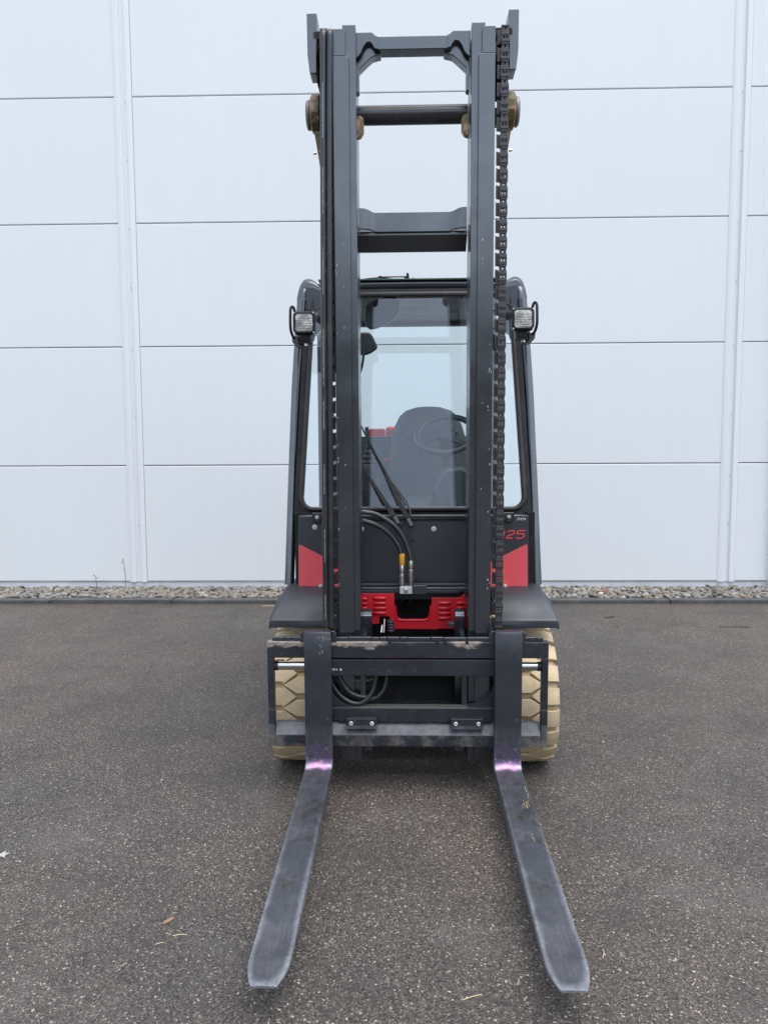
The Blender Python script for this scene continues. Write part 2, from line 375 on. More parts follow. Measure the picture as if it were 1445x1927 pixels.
def glass_mat(name, tint, ior=1.8, rough=0.0):
    m = bpy.data.materials.new(name); m.use_nodes = True; n = m.node_tree; n.nodes.clear()
    o = N(n, 'ShaderNodeOutputMaterial'); t = N(n, 'ShaderNodeBsdfTransparent'); t.inputs[0].default_value = (*tint, 1)
    g = N(n, 'ShaderNodeBsdfGlossy'); g.inputs['Roughness'].default_value = rough; g.inputs['Color'].default_value = (.86, .93, 1, 1)
    fr = N(n, 'ShaderNodeFresnel'); fr.inputs['IOR'].default_value = ior
    mx = N(n, 'ShaderNodeMixShader'); L(n, fr.outputs[0], mx.inputs[0]); L(n, t.outputs[0], mx.inputs[1]); L(n, g.outputs[0], mx.inputs[2]); L(n, mx.outputs[0], o.inputs[0])
    return m
M['glass'] = glass_mat('windscreen_glass', (.86, .93, .93), 1.85)
M['glass_side'] = glass_mat('clear_side_glass', (.90, .95, .95), 1.5)
M['mirror'] = paint('mirror_back', (.012, .016, .017), .3, ior=1.5)
M['green_glass'] = paint('green_glass_edge', (.03, .09, .065), .25, ior=1.5)

def lens_mat():
    m, n, b = newmat('ribbed_lamp_lens'); v = coords(n)
    c = mix(n, ramp(n, noise(n, v, 40, 3, .6), [(.4, 0), (.65, 1)]), (.38, .375, .36), (.80, .79, .76))
    L(n, c, b.inputs['Base Color']); b.inputs['Metallic'].default_value = .15; b.inputs['Roughness'].default_value = .2
    b.inputs['Coat Weight'].default_value = .8; return m
M['lens'] = lens_mat()
M['lamp_body'] = paint('lamp_housing', (.012, .012, .013), .38, ior=1.5)
M['dry_leaf'] = paint('dry_leaf', (.30, .17, .12), .7, dirt_amt=.2)
M['straw'] = paint('straw', (.55, .46, .28), .7, dirt_amt=.1)
M['bark'] = paint('twig_bark', (.06, .045, .035), .8)
M['paper'] = paint('pale_scrap', (.42, .40, .38), .8, var=.05)
M['stem'] = paint('weed_stem', (.07, .09, .05), .7)

# ------------------------------------------------------------------ ground
g = MB(); g.add([(-150, -150, 0), (150, -150, 0), (150, 150, 0), (-150, 150, 0)], [(0, 1, 2, 3)])
ground = g.build('ground', M['asphalt']); tag(ground, 'dark brownish grey asphalt yard with fine pale aggregate', 'asphalt', kind='structure')

# far ground rising behind the yard, seen only as the dark horizon reflected in the paint
hm = paint('wooded_slope', (.060, .058, .040), .95, var=.4, dirt_amt=.5, dirt=(.10, .075, .05), scale=.1)
hb = MB(); rows = []
for j, (rad, hh) in enumerate(((34, 0), (38, 3.5), (44, 8), (52, 10.5), (62, 11), (80, 8))):
    row = []
    for i in range(61):
        a = math.pi + math.pi * i / 60
        hz = hh * (1 + .18 * math.sin(i * .9 + j) + .14 * math.sin(i * 2.3 + j * 1.7))
        row.append((rad * math.cos(a) * 1.25, rad * math.sin(a) + 4, hz - (.05 if j == 0 else 0)))
    rows.append(row)
hb.grid(rows); tag(hb.build('hills', hm, sharp=180), 'low wooded slope across the far side of the yard', 'hill', kind='structure')

# ------------------------------------------------------------------ warehouse wall
WY, WYAW = 6.95, R(1.45)
BS = 1.38 / 1.34          # background was measured for an eye height of 1.34 m
wh = empty('warehouse', (0, WY * BS, 0), -WYAW); wh.scale = (BS,) * 3
tag(wh, 'white warehouse wall of wide horizontal panels with slim vertical posts behind the forklift', 'warehouse')
SEAMS = [.098, 1.164, 2.228, 3.305, 4.380, 5.455, 6.53, 7.6]
posts = [(-7.673, -7.622, -7.574, -7.529), (-2.328, -2.277, -2.229, -2.184), (3.014, 3.062, 3.106, 3.154), (8.36, 8.41, 8.46, 8.505)]
G = .0032
backing = MB(); backing.box(-12.9, 13.7, .055, .30, .02, 7.62); bk = backing.build('wall_core', M['gap'], wh)
def panel(x0, x1, z0, z1):
    c = .006
    m = MB(); zt, zb, xl, xr = z1 - G, z0 + G, x0 + .003, x1 - .003
    fr = [(xl + c, 0, zb + c), (xr - c, 0, zb + c), (xr - c, 0, zt - c), (xl + c, 0, zt - c)]
    md = [(xl, c, zb), (xr, c, zb), (xr, c, zt), (xl, c, zt)]
    bk_ = [(xl, .053, zb), (xr, .053, zb), (xr, .053, zt), (xl, .053, zt)]
    m.add(fr + md + bk_, [(0, 1, 2, 3)] + [(i, i + 4, (i + 1) % 4 + 4, (i + 1) % 4) for i in range(4)] + [(i + 4, i + 8, (i + 1) % 4 + 8, (i + 1) % 4 + 4) for i in range(4)])
    m.build('wall_panel', M['panel'], wh)
bays = [(-12.8, -7.673), (-7.529, -2.328), (-2.184, 3.014), (3.154, 8.36), (8.505, 13.6)]
for x0, x1 in bays:
    for k in range(len(SEAMS) - 1):
        panel(x0, x1, SEAMS[k], SEAMS[k + 1])
for (a, b_, c_, d_) in posts:
    # folded cladding profile: flange, recess, flange
    prof = [(a - .010, -.004), (a + .006, -.012), (b_ - .004, -.012), (b_ + .002, .012), (c_ - .002, .012), (c_ + .004, -.012), (d_ - .001, -.012), (d_ + .001, -.003), (d_ + .001, .05), (a - .010, .05)]
    MB().prism(prof, 'z', .095, 7.62).build('post_cladding', M['trim'], wh)
    sc = MB()
    for z in (.62, 1.05, 1.60, 2.2, 2.75, 3.26, 3.85, 4.34):
        sc.cyl(((b_ + c_) / 2 + .006, .0118, z), ((b_ + c_) / 2 + .006, .006, z), .0038, n=8)
    sc.build('rivets', M['gap'], wh)['kind'] = 'stuff'
MB().box(-12.85, 13.65, .006, .053, -.1, .094).build('plinth', M['plinth'], wh)
MB().box(-12.85, 13.65, .001, .02, .0945, .0995).build('drip_edge', M['gap'], wh)
MB().box(3.452, 3.62, -.05, .05, .035, 7.6).build('corner_casing', M['trim'], wh, bev=.004)
MB().box(-12.9, 13.7, .30, 9, 0, 7.55).build('building_shell', M['panel'], wh)
MB().box(-12.95, 13.75, -.05, 9.05, 7.62, 7.75).build('roof_edge', M['trim'], wh)

# ------------------------------------------------------------------ kerb and pebble strip
kerb = empty('kerb', (0, 6.42 * BS, 0), -WYAW); kerb.scale = (BS,) * 3; tag(kerb, 'low grey concrete edging between the asphalt and the pebble strip', 'kerb', kind='structure')
KP = 1.052; ks0 = MB().box(0.004, KP - .004, 0, .105, -.1, .034).build('kerb_stone', M['concrete'], kerb, bev=.006)
first = True
for i in range(-8, 9):
    x = -1.81 + i * KP
    if first: ks0.location = (x, 0, 0); first = False
    else: cp(ks0, kerb, (x, random.uniform(-.003, .003), random.uniform(-.003, .003)))

gb = MB().box(-9.5, 9.5, 0, .47, -.1, .018).build('gravel_bed', M['soil'])
gb.scale = (BS,) * 3; gb.location = (0, 6.53 * BS, 0); gb.rotation_euler.z = -WYAW
tag(gb, 'strip of rounded grey and tan pebbles along the foot of the white wall', 'gravel')
def pebble_mesh(seed, r=1.0):
    rnd = random.Random(seed); bm = bmesh.new(); bmesh.ops.create_icosphere(bm, subdivisions=2, radius=1)
    off = [Vector((rnd.uniform(-1, 1), rnd.uniform(-1, 1), rnd.uniform(-1, 1))).normalized() for _ in range(5)]
    amp = [rnd.uniform(-.22, .18) for _ in range(5)]
    for v in bm.verts:
        d = v.co.normalized(); s_ = 1 + sum(a * max(0, d.dot(o)) ** 2 for a, o in zip(amp, off)); v.co = d * s_
        v.co.z *= .62; v.co.x *= 1.15
    me = bpy.data.meshes.new('pebble'); bm.to_mesh(me); bm.free()
    at = me.attributes.new('tint', 'FLOAT', 'POINT')
    for d_ in at.data: d_.value = 0.0
    for p in me.polygons: p.use_smooth = True
    me.materials.append(M['stone']); return me
pms = [pebble_mesh(i) for i in range(8)]
def peb_pos(i=None):
    y = random.uniform(.0, .41); x = random.uniform(-5.2, 5.2)
    return x, y
# stuff: a deep mass of pebbles
SV = []; SF = []; ST = []
base = pms
for k in range(6000):
    x = random.uniform(-9.3, 9.3) if k > 4200 else random.uniform(-4.3, 4.3)
    y = random.uniform(.005, .425); s_ = random.choice((.011, .014, .017, .019, .022, .025))
    z = .016 + random.uniform(.0, .020) + .012 * (y / .42) ** 1.3
    me = base[k % 8]; rot = Matrix.Rotation(random.uniform(0, 6.28), 3, 'Z') @ Matrix.Rotation(random.uniform(-.7, .7), 3, 'X') @ Matrix.Rotation(random.uniform(-.6, .6), 3, 'Y')
    o_ = len(SV); tv = random.random()
    for v in me.vertices: SV.append(tuple((rot @ v.co) * s_ + Vector((x, y, z))))
    for p in me.polygons: SF.append(tuple(i + o_ for i in p.vertices))
    ST += [tv] * len(me.vertices)
me = bpy.data.meshes.new('pebbles'); me.from_pydata(SV, [], SF); at = me.attributes.new('tint', 'FLOAT', 'POINT'); at.data.foreach_set('value', ST)
me.materials.append(M['stone'])
for p in me.polygons: p.use_smooth = True
po = bpy.data.objects.new('pebbles', me); COL.objects.link(po); po.parent = gb; po['kind'] = 'stuff'
for k in range(290):
    o = bpy.data.objects.new('pebble', pms[k % 8]); COL.objects.link(o); o.parent = gb
    y = random.uniform(.02, .41); s_ = random.uniform(.020, .029)
    o.location = (-3.9 + 7.8 * (k + random.random()) / 290, y, .040 + .012 * (y / .42) ** 1.3)
    o.scale = (s_,) * 3; o.rotation_euler = (random.uniform(-.5, .5), random.uniform(-.5, .5), random.uniform(0, 6.28))

# ------------------------------------------------------------------ forklift
OX, OY, YAW, TILT = .112, 2.90, R(1.62), R(1.1)
fl = empty('forklift', (OX, OY, .04), -YAW)
tag(fl, 'dark grey and red diesel forklift with raised cab, tall mast and cream tyres', 'forklift')
TR = (TILT, 0, 0)
P = M['paint']

# --- mast (tilts with the carriage). Outer pair of channels, nested inner pair, cross members
def both(mb, name, mat, parent, rot=None, **k):
    a = mb.build(name, mat, parent, rot=rot, **k)
    m2 = mb.mirror(); b = m2.build(name, mat, parent, rot=rot, **k); return a, b
mx = .004
mast = MB()
mast.box(-.30, .30, .20, .28, .10, .26)          # bottom cross member
mast_o = mast.build('mast', P, fl, bev=.004, rot=TR); mast_o.location = (0, 0, 0)
# front-most channel (right side, x positive)
ch = MB().prism([(.2375, .10), (.2975, .10), (.2975, .165), (.262, .165), (.262, .135), (.2375, .135)], 'z', .07, 2.762)
ch2 = MB().prism([(.2500, .1003), (.2975, .1003), (.2975, .165), (.262, .165), (.262, .135), (.2500, .135)], 'z', 2.7622, 2.855)
rail_in = MB().prism([(.2125, .118), (.2620, .118), (.2620, .134), (.2330, .134), (.2330, .262), (.2620, .262), (.2620, .285), (.2125, .285)], 'z', .06, 2.877)
rail_out = MB().prism([(.2450, .172), (.2960, .172), (.2960, .30), (.2450, .30), (.2450, .28), (.276, .28), (.276, .192), (.2450, .192)], 'z', .06, 2.80)
for mb, nm, bv in ((ch, 'front_channel', .0025), (ch2, 'channel_top', .0015), (rail_in, 'inner_rail', .0025), (rail_out, 'outer_rail', .003)):
    for sgn in (1, -1):
        q = mb if sgn == 1 else mb.mirror()
        o = q.build(nm, P, mast_o, bev=bv)
        o.location.x = mx if sgn == 1 else mx - .001
# top cross member with end blocks and gussets
cb = MB()
cb.box(-.131, .135, .150, .215, 2.803, 2.850)
for s_ in (1, -1):
    q = MB(); pts = [(.128, 2.8030), (.128, 2.8495), (.138, 2.853), (.150, 2.864), (.2135, 2.864), (.2135, 2.770), (.202, 2.778), (.192, 2.790), (.182, 2.812), (.170, 2.827), (.158, 2.829), (.148, 2.818), (.142, 2.806)]
    q.prism(pts, 'y', .146, .158)
    q.prism([(.118, 2.806), (.118, 2.797), (.150, 2.789), (.168, 2.774), (.2135, 2.732), (.2135, 2.848), (.13, 2.848)], 'y', .172, .225)
    q = q if s_ == 1 else q.mirror(); cb.add(q.v, q.f)
cb.build('top_crossbeam', P, mast_o, bev=.003)
# middle cross member: bowed front plate, deep lower plate behind
cb = MB()
N_ = 26; fr = []
def bx2(x): # front depth of bowed plate: ends curl forward then run back
    a = abs(x); return .205 if a < .15 else .205 - .030 * math.sin((a - .15) / .055 * math.pi / 2)
topz = lambda x: 2.232 + (.010 * min(1, max(0, (abs(x) - .15) / .03)))
botz = lambda x: 2.160 - (0 if abs(x) < .15 else -.006)
xs = [-.207 + .414 * i / 40 for i in range(41)]
rowsf = [[(x, bx2(x), topz(x)) for x in xs], [(x, bx2(x), botz(x)) for x in xs], [(x, bx2(x) + .014, botz(x)) for x in xs], [(x, bx2(x) + .014, topz(x)) for x in xs], [(x, bx2(x), topz(x)) for x in xs]]
cb.grid(rowsf)
cb.prism([(.2195, 2.150), (.276, 2.099), (.284, 2.099), (.284, 2.20), (.268, 2.20), (.2195, 2.165)], 'x', -.2118, .2118)
cb.build('middle_crossbeam', P, mast_o, bev=.0015)
# lift cylinders behind the rails, tie bar between their heads
for sx in (-1, 1):
    x = sx * .285
    cy = MB().cyl((x, .335, .15), (x, .335, 1.75), .032, n=24).build('lift_cylinder', M['black'], mast_o)
    MB().cyl((x, .335, 1.75), (x, .335, 2.60), .020, n=20).build('piston_rod', M['chrome'], mast_o)
    hd = MB(); xa, xb = sx * .352, sx * .392
    prof = []
    for k in range(10):
        pass
    # octagonal forged wheel head, lying on the x axis
    n8 = 12; ring = []
    for xx, rr in ((xa, .060), (sx * .358, .069), (sx * .386, .069), (xb, .060)):
        ring.append([(xx, .25 + rr * math.cos(2 * math.pi * k / n8 + .26), 2.617 + rr * math.sin(2 * math.pi * k / n8 + .26) * 1.02) for k in range(n8)])
    hd.grid(ring, close=True); hd.add(ring[0], [tuple(range(n8))]); hd.add(ring[-1], [tuple(range(n8))])
    strap = [(sx * .357, 2.56), (sx * .388, 2.57), (sx * .380, 2.545), (sx * .366, 2.46), (sx * .355, 2.38), (sx * .345, 2.38), (sx * .345, 2.56)]
    hd.prism(strap, 'y', .235, .275)
    hd.box(min(sx * .28, sx * .358), max(sx * .28, sx * .358), .285, .335, 2.585, 2.645)
    hd.build('cylinder_head', M['olive'], mast_o, bev=.003, sharp=25)
    MB().lathe([(sx * .3925, .050), (sx * .396, .054), (sx * .404, .054), (sx * .409, .048), (sx * .411, .02)], 28, 'x', (0, .25, 2.612)).build('head_cap', M['brass_cap'], mast_o)
    MB().cyl((sx * .372, .24, 2.468), (sx * .384, .24, 2.468), .005, n=8).build('grease_nipple', M['steel'], mast_o)
    pd = MB().prism([(sx * .196, 2.500), (sx * .212, 2.495), (sx * .212, 2.578), (sx * .185, 2.574), (sx * .185, 2.515)], 'y', .17, .21)
    pd = MB().prism([(sx * .185, 2.520), (sx * .196, 2.503), (sx * .214, 2.497), (sx * .214, 2.578), (sx * .196, 2.575), (sx * .185, 2.566)], 'y', .165, .20)
    pd.build('stop_pad', M['olive'], mast_o, bev=.002)
    MB().prism([(sx * .2000, 2.66), (sx * .212, 2.655), (sx * .212, 2.745), (sx * .2000, 2.738)], 'y', .16, .20).build('wear_pad', P, mast_o, bev=.002)
    # guard plates beside the pulleys
    q = MB().prism([(sx * .355, 2.936), (sx * .3925, 2.936), (sx * .3915, 2.79), (sx * .384, 2.724), (sx * .358, 2.724)], 'y', .15, .235)
    go = q.build('pulley_guard', P, mast_o, bev=.003, seg=2)
    # chain pulley
    MB().lathe([(sx * .312, .050), (sx * .315, .052), (sx * .318, .040), (sx * .350, .040), (sx * .353, .052), (sx * .356, .050)], 28, 'x', (0, .195, 2.815)).build('chain_pulley', M['black'], mast_o)
    MB().box(min(sx * .305, sx * .372), max(sx * .305, sx * .372), .15, .20, 2.842, 2.874).build('pulley_cover', M['black'], mast_o, bev=.004)
    MB().box(min(sx * .3535, sx * .360), max(sx * .3535, sx * .360), .16, .30, 2.70, 2.858).build('pulley_bracket', M['black'], mast_o, bev=.002)
    MB().box(min(sx * .304, sx * .353), max(sx * .304, sx * .353), .262, .275, 2.66, 2.845).build('pulley_bracket', M['black'], mast_o, bev=.002)
    MB().cyl((sx * .345, .185, 2.86), (sx * .368, .185, 2.90), .004, n=8).build('retaining_pin', M['black'], mast_o)
MB().cyl((-.213, .26, 2.612), (.213, .26, 2.612), .0355, n=32).build('tie_bar', paint('tie_bar_paint', (.020, .021, .025), .28, ior=1.6, dirt_amt=.3), mast_o)

# tiny raised lettering marks and weld beads on rails: paint rub streaks
ru = MB()
for k in range(34):
    z = random.uniform(.62, 2.1); x = random.choice((-.289, -.2905, .289, .286, .262, -.262, .292)) + random.uniform(-.004, .004)
    ru.add([(x, .0993, z), (x + random.uniform(.001, .003), .0993, z), (x + random.uniform(.001, .004), .0993, z + random.uniform(.002, .012)), (x, .0993, z + random.uniform(.002, .009))], [(0, 1, 2, 3)])
ro = ru.build('paint_nicks', M['white_print'], mast_o); ro['kind'] = 'stuff'

# --- chains
def plate(m, x0, x1, z0, z1, holes, y0, y1):
    """flat block with rectangular windows, built from bars"""
    (ha, hb), hx = holes[0], holes[1:]
    m.box(x0, x1, y0, y1, z0, ha); m.box(x0, x1, y0, y1, hb, z1)
    xs_ = [x0] + [v for h in hx for v in h] + [x1]
    for k in range(0, len(xs_), 2): m.box(xs_[k], xs_[k + 1], y0 + .0005, y1 - .0005, ha, hb)
def chain_period():
    m = MB()
    plate(m, -.0155, .0152, -.0185, .0185, [(-.0045, .0045), (-.0080, -.0030), (.0025, .0075)], -.008, .008)
    m.box(-.0140, .0137, -.0100, -.0078, -.0155, -.0085); m.box(-.0140, .0137, -.0100, -.0078, .0085, .0155)
    plate(m, -.0128, .0125, .0186, .0424, [(.0268, .0342), (-.0032, .0024)], -.006, .006)
    m.box(-.0142, .0138, -.0078, .0070, .0186, .0240); m.box(-.0142, .0138, -.0078, .0070, .0370, .0424)
    return m
def clip():
    m = MB(); m.prism([(-.0285, -.0215), (-.0155, -.023), (-.0155, .0265), (-.0200, .0255), (-.0285, .0285)], 'y', -.0015, .0035)
    m.box(-.0185, -.0158, -.0125, -.0015, -.019, .022)
    return m
chs = []
for sx in (1, -1):
    cx = .3370 if sx == 1 else -.3275
    strip = MB().box(cx - .003, cx + .003, .20, .206, .3, 2.80).build('lift_chain', M['chain'], fl, rot=TR)
    if sx == 1:
        lk = chain_period().build('chain_link', M['chain'], strip, bev=.0008); ck = clip().build('link_plate', M['chain'], strip, bev=.0008)
    for k in range(37):
        z = .628 + k * .0610; first = (sx == 1 and k == 0)
        sc = (sx, 1, 1)
        xx = cx + (.002 if sx == 1 else 0) * (k / 37)
        if first: lk.location = (xx, .125, z); ck.location = (xx, .125, z)
        else:
            cp(lk, strip, (xx, .125, z), scale=sc, rot=(0, 0, random.uniform(-.02, .02))); cp(ck, strip, (xx, .125, z), scale=sc, rot=(random.uniform(-.04, .04), 0, random.uniform(-.12, .12)))
    # run over the pulley
    for a in (20, 50, 80, 110):
        r_ = .058; cp(lk, strip, (cx, .195 - r_ * math.cos(R(a)), 2.815 + r_ * math.sin(R(a)) * .55), rot=(-R(a), 0, 0), scale=(sx, .8, .6))

MB().box(-.327, -.300, .175, .215, 1.62, 2.74).build('hose_channel', M['black'], mast_o, bev=.003)
# --- pair of mast hoses on the left
hz = [(-.3445, .63), (-.3425, 1.1), (-.3395, 1.5), (-.3365, 1.85), (-.332, 2.3), (-.3265, 2.70), (-.3245, 2.81)]
for dx, dz in ((0, 0), (.0225, .0)):
    pts = [(x + dx * (1 - .1 * (z < 1)), .078 + .002 * (dx > 0), z) for x, z in hz] + [(-.3245 + dx, .092, 2.838), (-.3245 + dx, .125, 2.852), (-.3245 + dx, .17, 2.848), (-.3245 + dx, .20, 2.80), (-.3245 + dx, .205, 2.4)]
    h = MB().tube(pts, .0112, 14, 8).build('mast_hose', M['hose'], fl, rot=TR)
    if dx == 0:
        pm = MB(); z = .66
        while z < 2.75:
            ln = random.uniform(.10, .22); t = z
            while t < z + ln:
                # x of hose at t
                for (xa, za), (xb, zb) in zip(hz[:-1], hz[1:]):
                    if za <= t <= zb: xc = xa + (xb - xa) * (t - za) / (zb - za); break
                d_ = random.uniform(.0012, .005); y_ = .078 - .01115
                pm.add([(xc - .0012, y_, t), (xc + .0008, y_, t), (xc + .0008, y_, t + d_), (xc - .0012, y_, t + d_)], [(0, 1, 2, 3)]); t += d_ + random.uniform(.001, .004)
            z += ln + random.uniform(.06, .16)
        q = pm.build('hose_print', M['white_print'], h); q['kind'] = 'stuff'

# --- carriage
C = M['carriage']
ca = MB()
ca.box(-.5725, .5210, .040, .075, .512, .576)      # upper bar
ca.box(-.5725, -.5480, .0402, .080, .154, .5118)
ca.box(.4965, .5210, .0402, .080, .154, .5118)
ca.prism([(.040, .154), (.040, .200), (.072, .241), (.098, .241), (.098, .154)], 'x', -.5478, .4963)
car = ca.build('carriage', C, fl, bev=.003, rot=TR)
hk = MB(); x = -.553
while x < .50:
    L_ = random.choice((.03, .05, .09)); x1 = min(x + L_, .503); hk.box(x, x1 - .0015, .052, .070, .5765, .592 + random.uniform(-.001, .001)); x = x1
hk.build('hook_rail', P, car, bev=.002)
nt_ = MB()
for x in (-.395, -.10, .085, .115, .20, .33): nt_.box(x, x + .012, .0392, .052, .568, .577)
nt_.build('rail_notches', M['black'], car)
MB().box(-.40, .39, .043, .070, .4395, .505).build('cross_plate', C, car, bev=.003)
pf = MB()
up_ = [(-.335, .43), (-.330, .385), (-.312, .350), (-.285, .325), (-.245, .309), (-.20, .305), (.20, .305), (.245, .312), (.280, .331), (.303, .358), (.318, .395), (.320, .43)]
pf.prism(up_ + [(.320, .262), (.30, .246), (-.29, .246), (-.315, .268), (-.335, .275)], 'y', .060, .105)
pf.build('lower_frame_plate', C, car, bev=.003)
for x0, x1 in ((-.2650, -.1455), (.1440, .2705)):
    cpn = MB().box(x0, x1, .030, .0595, .2285, .2715).build('clamp_plate', C, car, bev=.002)
    for xb in (x0 + .019, x1 - .019):
        b_ = MB().lathe([(.0295, .0085), (.0262, .0085), (.0250, .0070), (.0250, .0042), (.0285, .0038)], 18, 'y', (xb, 0, .2525)); b_.build('bolt', M['white_metal'], car)
for x0, x1, xc in ((-.5478, -.30, -.5478), (.28, .4964, .4964)):
    MB().cyl((x0, .062, .4745), (x1, .062, .4745), .0170, n=28).build('slide_rod', M['chrome'], car)
    s_ = 1 if xc < 0 else -1
    MB().cyl((xc, .062, .4745), (xc + s_ * .016, .062, .4745), .0182, n=28).build('rod_seal', M['black'], car)
# stamped numbers on the cross plate
dm = MB(); x = -.316
for ch_ in (1, 1, 0, 1, 0, 0, 1, 1):
    if ch_: dm.box(x, x + .0035, .0424, .0432, .462, .469)
    x += .0045
dm.build('stamped_mark', M['white_print'], car)['kind'] = 'stuff'
# chunky carriage uprights riding inside the mast
for sx in (1, -1):
    MB().box(min(sx * .190, sx * .212), max(sx * .190, sx * .212), .092, .26, .16, .565).build('carriage_upright', P, car, bev=.003)
    q = MB().prism([(.215, .06), (.215, .638), (.235, .652), (.285, .652), (.285, .06)], 'x', sx * .170, sx * .2105)
    q.build('upright_post', P, car, bev=.003)
# dark crosswise plates visible between the bars
MB().box(-.17, .17, .30, .312, .365, .50).build('rear_plate', C, car, bev=.002)
MB().box(-.17, .17, .34, .345, .10, .37).build('lower_cover', M['black'], car)
MB().box(-.305, -.252, .17, .22, .055, .07).build('mast_foot', P, mast_o, bev=.002)
# looped hoses
loops = [
 [(-.345, .075, .60), (-.350, .085, .50), (-.335, .085, .42), (-.30, .085, .355), (-.245, .08, .318), (-.20, .08, .322), (-.165, .09, .36), (-.150, .10, .42), (-.145, .12, .50)],
 [(-.325, .10, .60), (-.335, .10, .50), (-.318, .10, .43), (-.28, .10, .37), (-.225, .10, .330), (-.16, .11, .325), (-.120, .12, .36), (-.108, .13, .42), (-.105, .14, .50)],
 [(-.305, .09, .46), (-.298, .09, .42), (-.262, .09, .365), (-.215, .09, .340), (-.17, .10, .335)],
]
for lp in loops: MB().tube(lp, .0095, 12, 7).build('carriage_hose', M['hose'], car)
MB().tube([(-.25, .10, .400), (-.17, .10, .405), (-.155, .10, .43)], .0035, 8, 5).build('brake_pipe', M['hose'], car)
MB().box(-.252, -.205, .10, .12, .415, .430).build('pipe_clip', M['black'], car, bev=.002)
MB().tube([(-.07, .12, .437), (0, .12, .428), (.08, .12, .433), (.15, .12, .428), (.17, .12, .421)], .004, 8, 5).build('grease_hose', M['hose'], car)
MB().cyl((.168, .12, .421), (.186, .12, .419), .006, n=6).build('hose_fitting', M['steel'], car)
# ribbed bellows and lever above the top bar
bl = MB(); prof = []
for k in range(9): prof += [(.575 + k * .006, .016 if k % 2 else .0135)]
bl.lathe(prof, 18, 'z', (-.092, .20, 0)); bl.build('bellows', M['rubber'], car)
MB().obox((-.121, .19, .575), (-.117, .20, .628), .006, .005, .006).build('lever', M['steel'], car)
MB().obox((-.131, .19, .575), (-.127, .20, .603), .005, .004, .006).build('lever', M['steel'], car)
MB().box(.140, .168, .20, .24, .592, .612).build('valve_box', M['plastic'], car, bev=.003)

# --- forks
def fork(xc):
    # path stations: (top/front point, bottom/back point, half width)
    st = []
    T, B, W = [], [], []
    def ad(t, b_, w_): T.append(t); B.append(b_); W.append(w_)
    ad((.004, .6255), (.040, .6255), .0505); ad((.0, .620), (.040, .620), .052)
    for z in (.5, .4, .3, .2): ad((0, z), (.040, z), .052)
    ad((0, .13), (.040, .12), .052)
    for k in range(1, 7):
        a = math.pi / 2 * k / 7
        ad((-.040 + .040 * math.cos(a), .13 - .040 * math.sin(a)), (-.035 + .075 * math.cos(a), .118 - .070 * math.sin(a)), .052)
    ad((-.042, .0898), (-.040, .048), .052)
    for y in (.1, .25, .4, .6, .8, 1.0, 1.05): ad((-y, .0898), (-y, .048 + .0225 * (y / 1.05) ** 1.5), .052)
    for y, w_ in ((1.10, .0520), (1.118, .0510), (1.138, .0480), (1.158, .0432), (1.176, .0372), (1.187, .0325), (1.190, .0300)): ad((-y, .0898 - .004 * max(0, (y - 1.10) / .09) ** 2), (-y, .072 + .008 * (y - 1.08) / .11), w_)
    rows = []
    for (ty, tz), (by, bz), w_ in zip(T, B, W):
        e = .0025
        d = Vector((by - ty, bz - tz)); l_ = d.length; d /= l_
        p1 = (ty + d.x * e, tz + d.y * e); p2 = (by - d.x * e, bz - d.y * e)
        rows.append([(-w_, *p1), (-w_ + e, ty, tz), (w_ - e, ty, tz), (w_, *p1), (w_, *p2), (w_ - e, by, bz), (-w_ + e, by, bz), (-w_, *p2)])
    m = MB(); m.grid(rows, close=True); m.add(rows[0], [tuple(range(8))]); m.add(rows[-1], [tuple(range(8))])
    o = m.build('fork', M['fork'], fl, rot=TR, sharp=38); o.location.x = xc
    q = MB(); q.prism([(-.071, .556), (-.071, .608), (-.062, .618), (-.050, .6205), (.050, .6205), (.062, .618), (.071, .608), (.071, .556)], 'y', .0405, .0495)
    q.build('hook', P, o, bev=.002)
    return o
f1 = fork(-.3705); f1['label'] = 'fork with a plain scuffed blade on the left'
sc_ = MB(); rs_ = random.Random(11)
for k in range(26):
    x, z = rs_.gauss(.018, .010), rs_.gauss(.598, .007); l_ = rs_.uniform(.002, .006); a = rs_.uniform(0, 3.14)
    dx, dz = math.cos(a) * l_, math.sin(a) * l_
    sc_.add([(x, -.0004, z), (x + dx, -.0004, z + dz), (x + dx + .0007, -.0004, z + dz + .0007), (x + .0007, -.0004, z + .0007)], [(0, 1, 2, 3)])
for k in range(7):
    x, z = rs_.gauss(.016, .006), rs_.uniform(.535, .575); sc_.add([(x, -.0004, z), (x + .0008, -.0004, z), (x + .001, -.0004, z + rs_.uniform(.003, .014)), (x, -.0004, z + .003)], [(0, 1, 2, 3)])
sc_.build('scratch_marks', M['white_print'], f1)['kind'] = 'stuff'
f2 = fork(.3620); f2['label'] = 'fork with yellow scratch marks on its blade'
ym = MB()
for (x, y, l_, w_) in ((.018, -.265, .05, .004), (.026, -.275, .055, .004), (.034, -.27, .045, .0035), (.012, -.30, .025, .003), (.012, -.50, .04, .004), (.042, -.16, .10, .003), (.047, -.55, .07, .003)):
    for s_ in range(4):
        yy = y - l_ * s_ / 4 + random.uniform(-.003, .003); xx = x + random.uniform(-.002, .002)
        ym.add([(xx, yy, .0903), (xx + w_ * random.uniform(.5, 1), yy, .0903), (xx + w_ * random.uniform(.3, 1), yy - l_ / 6, .0903), (xx, yy - l_ / 6, .0903)], [(0, 1, 2, 3)])
ym.build('scratch_marks', paint('yellow_scuff', (.30, .26, .11), .6), f2)['kind'] = 'stuff'

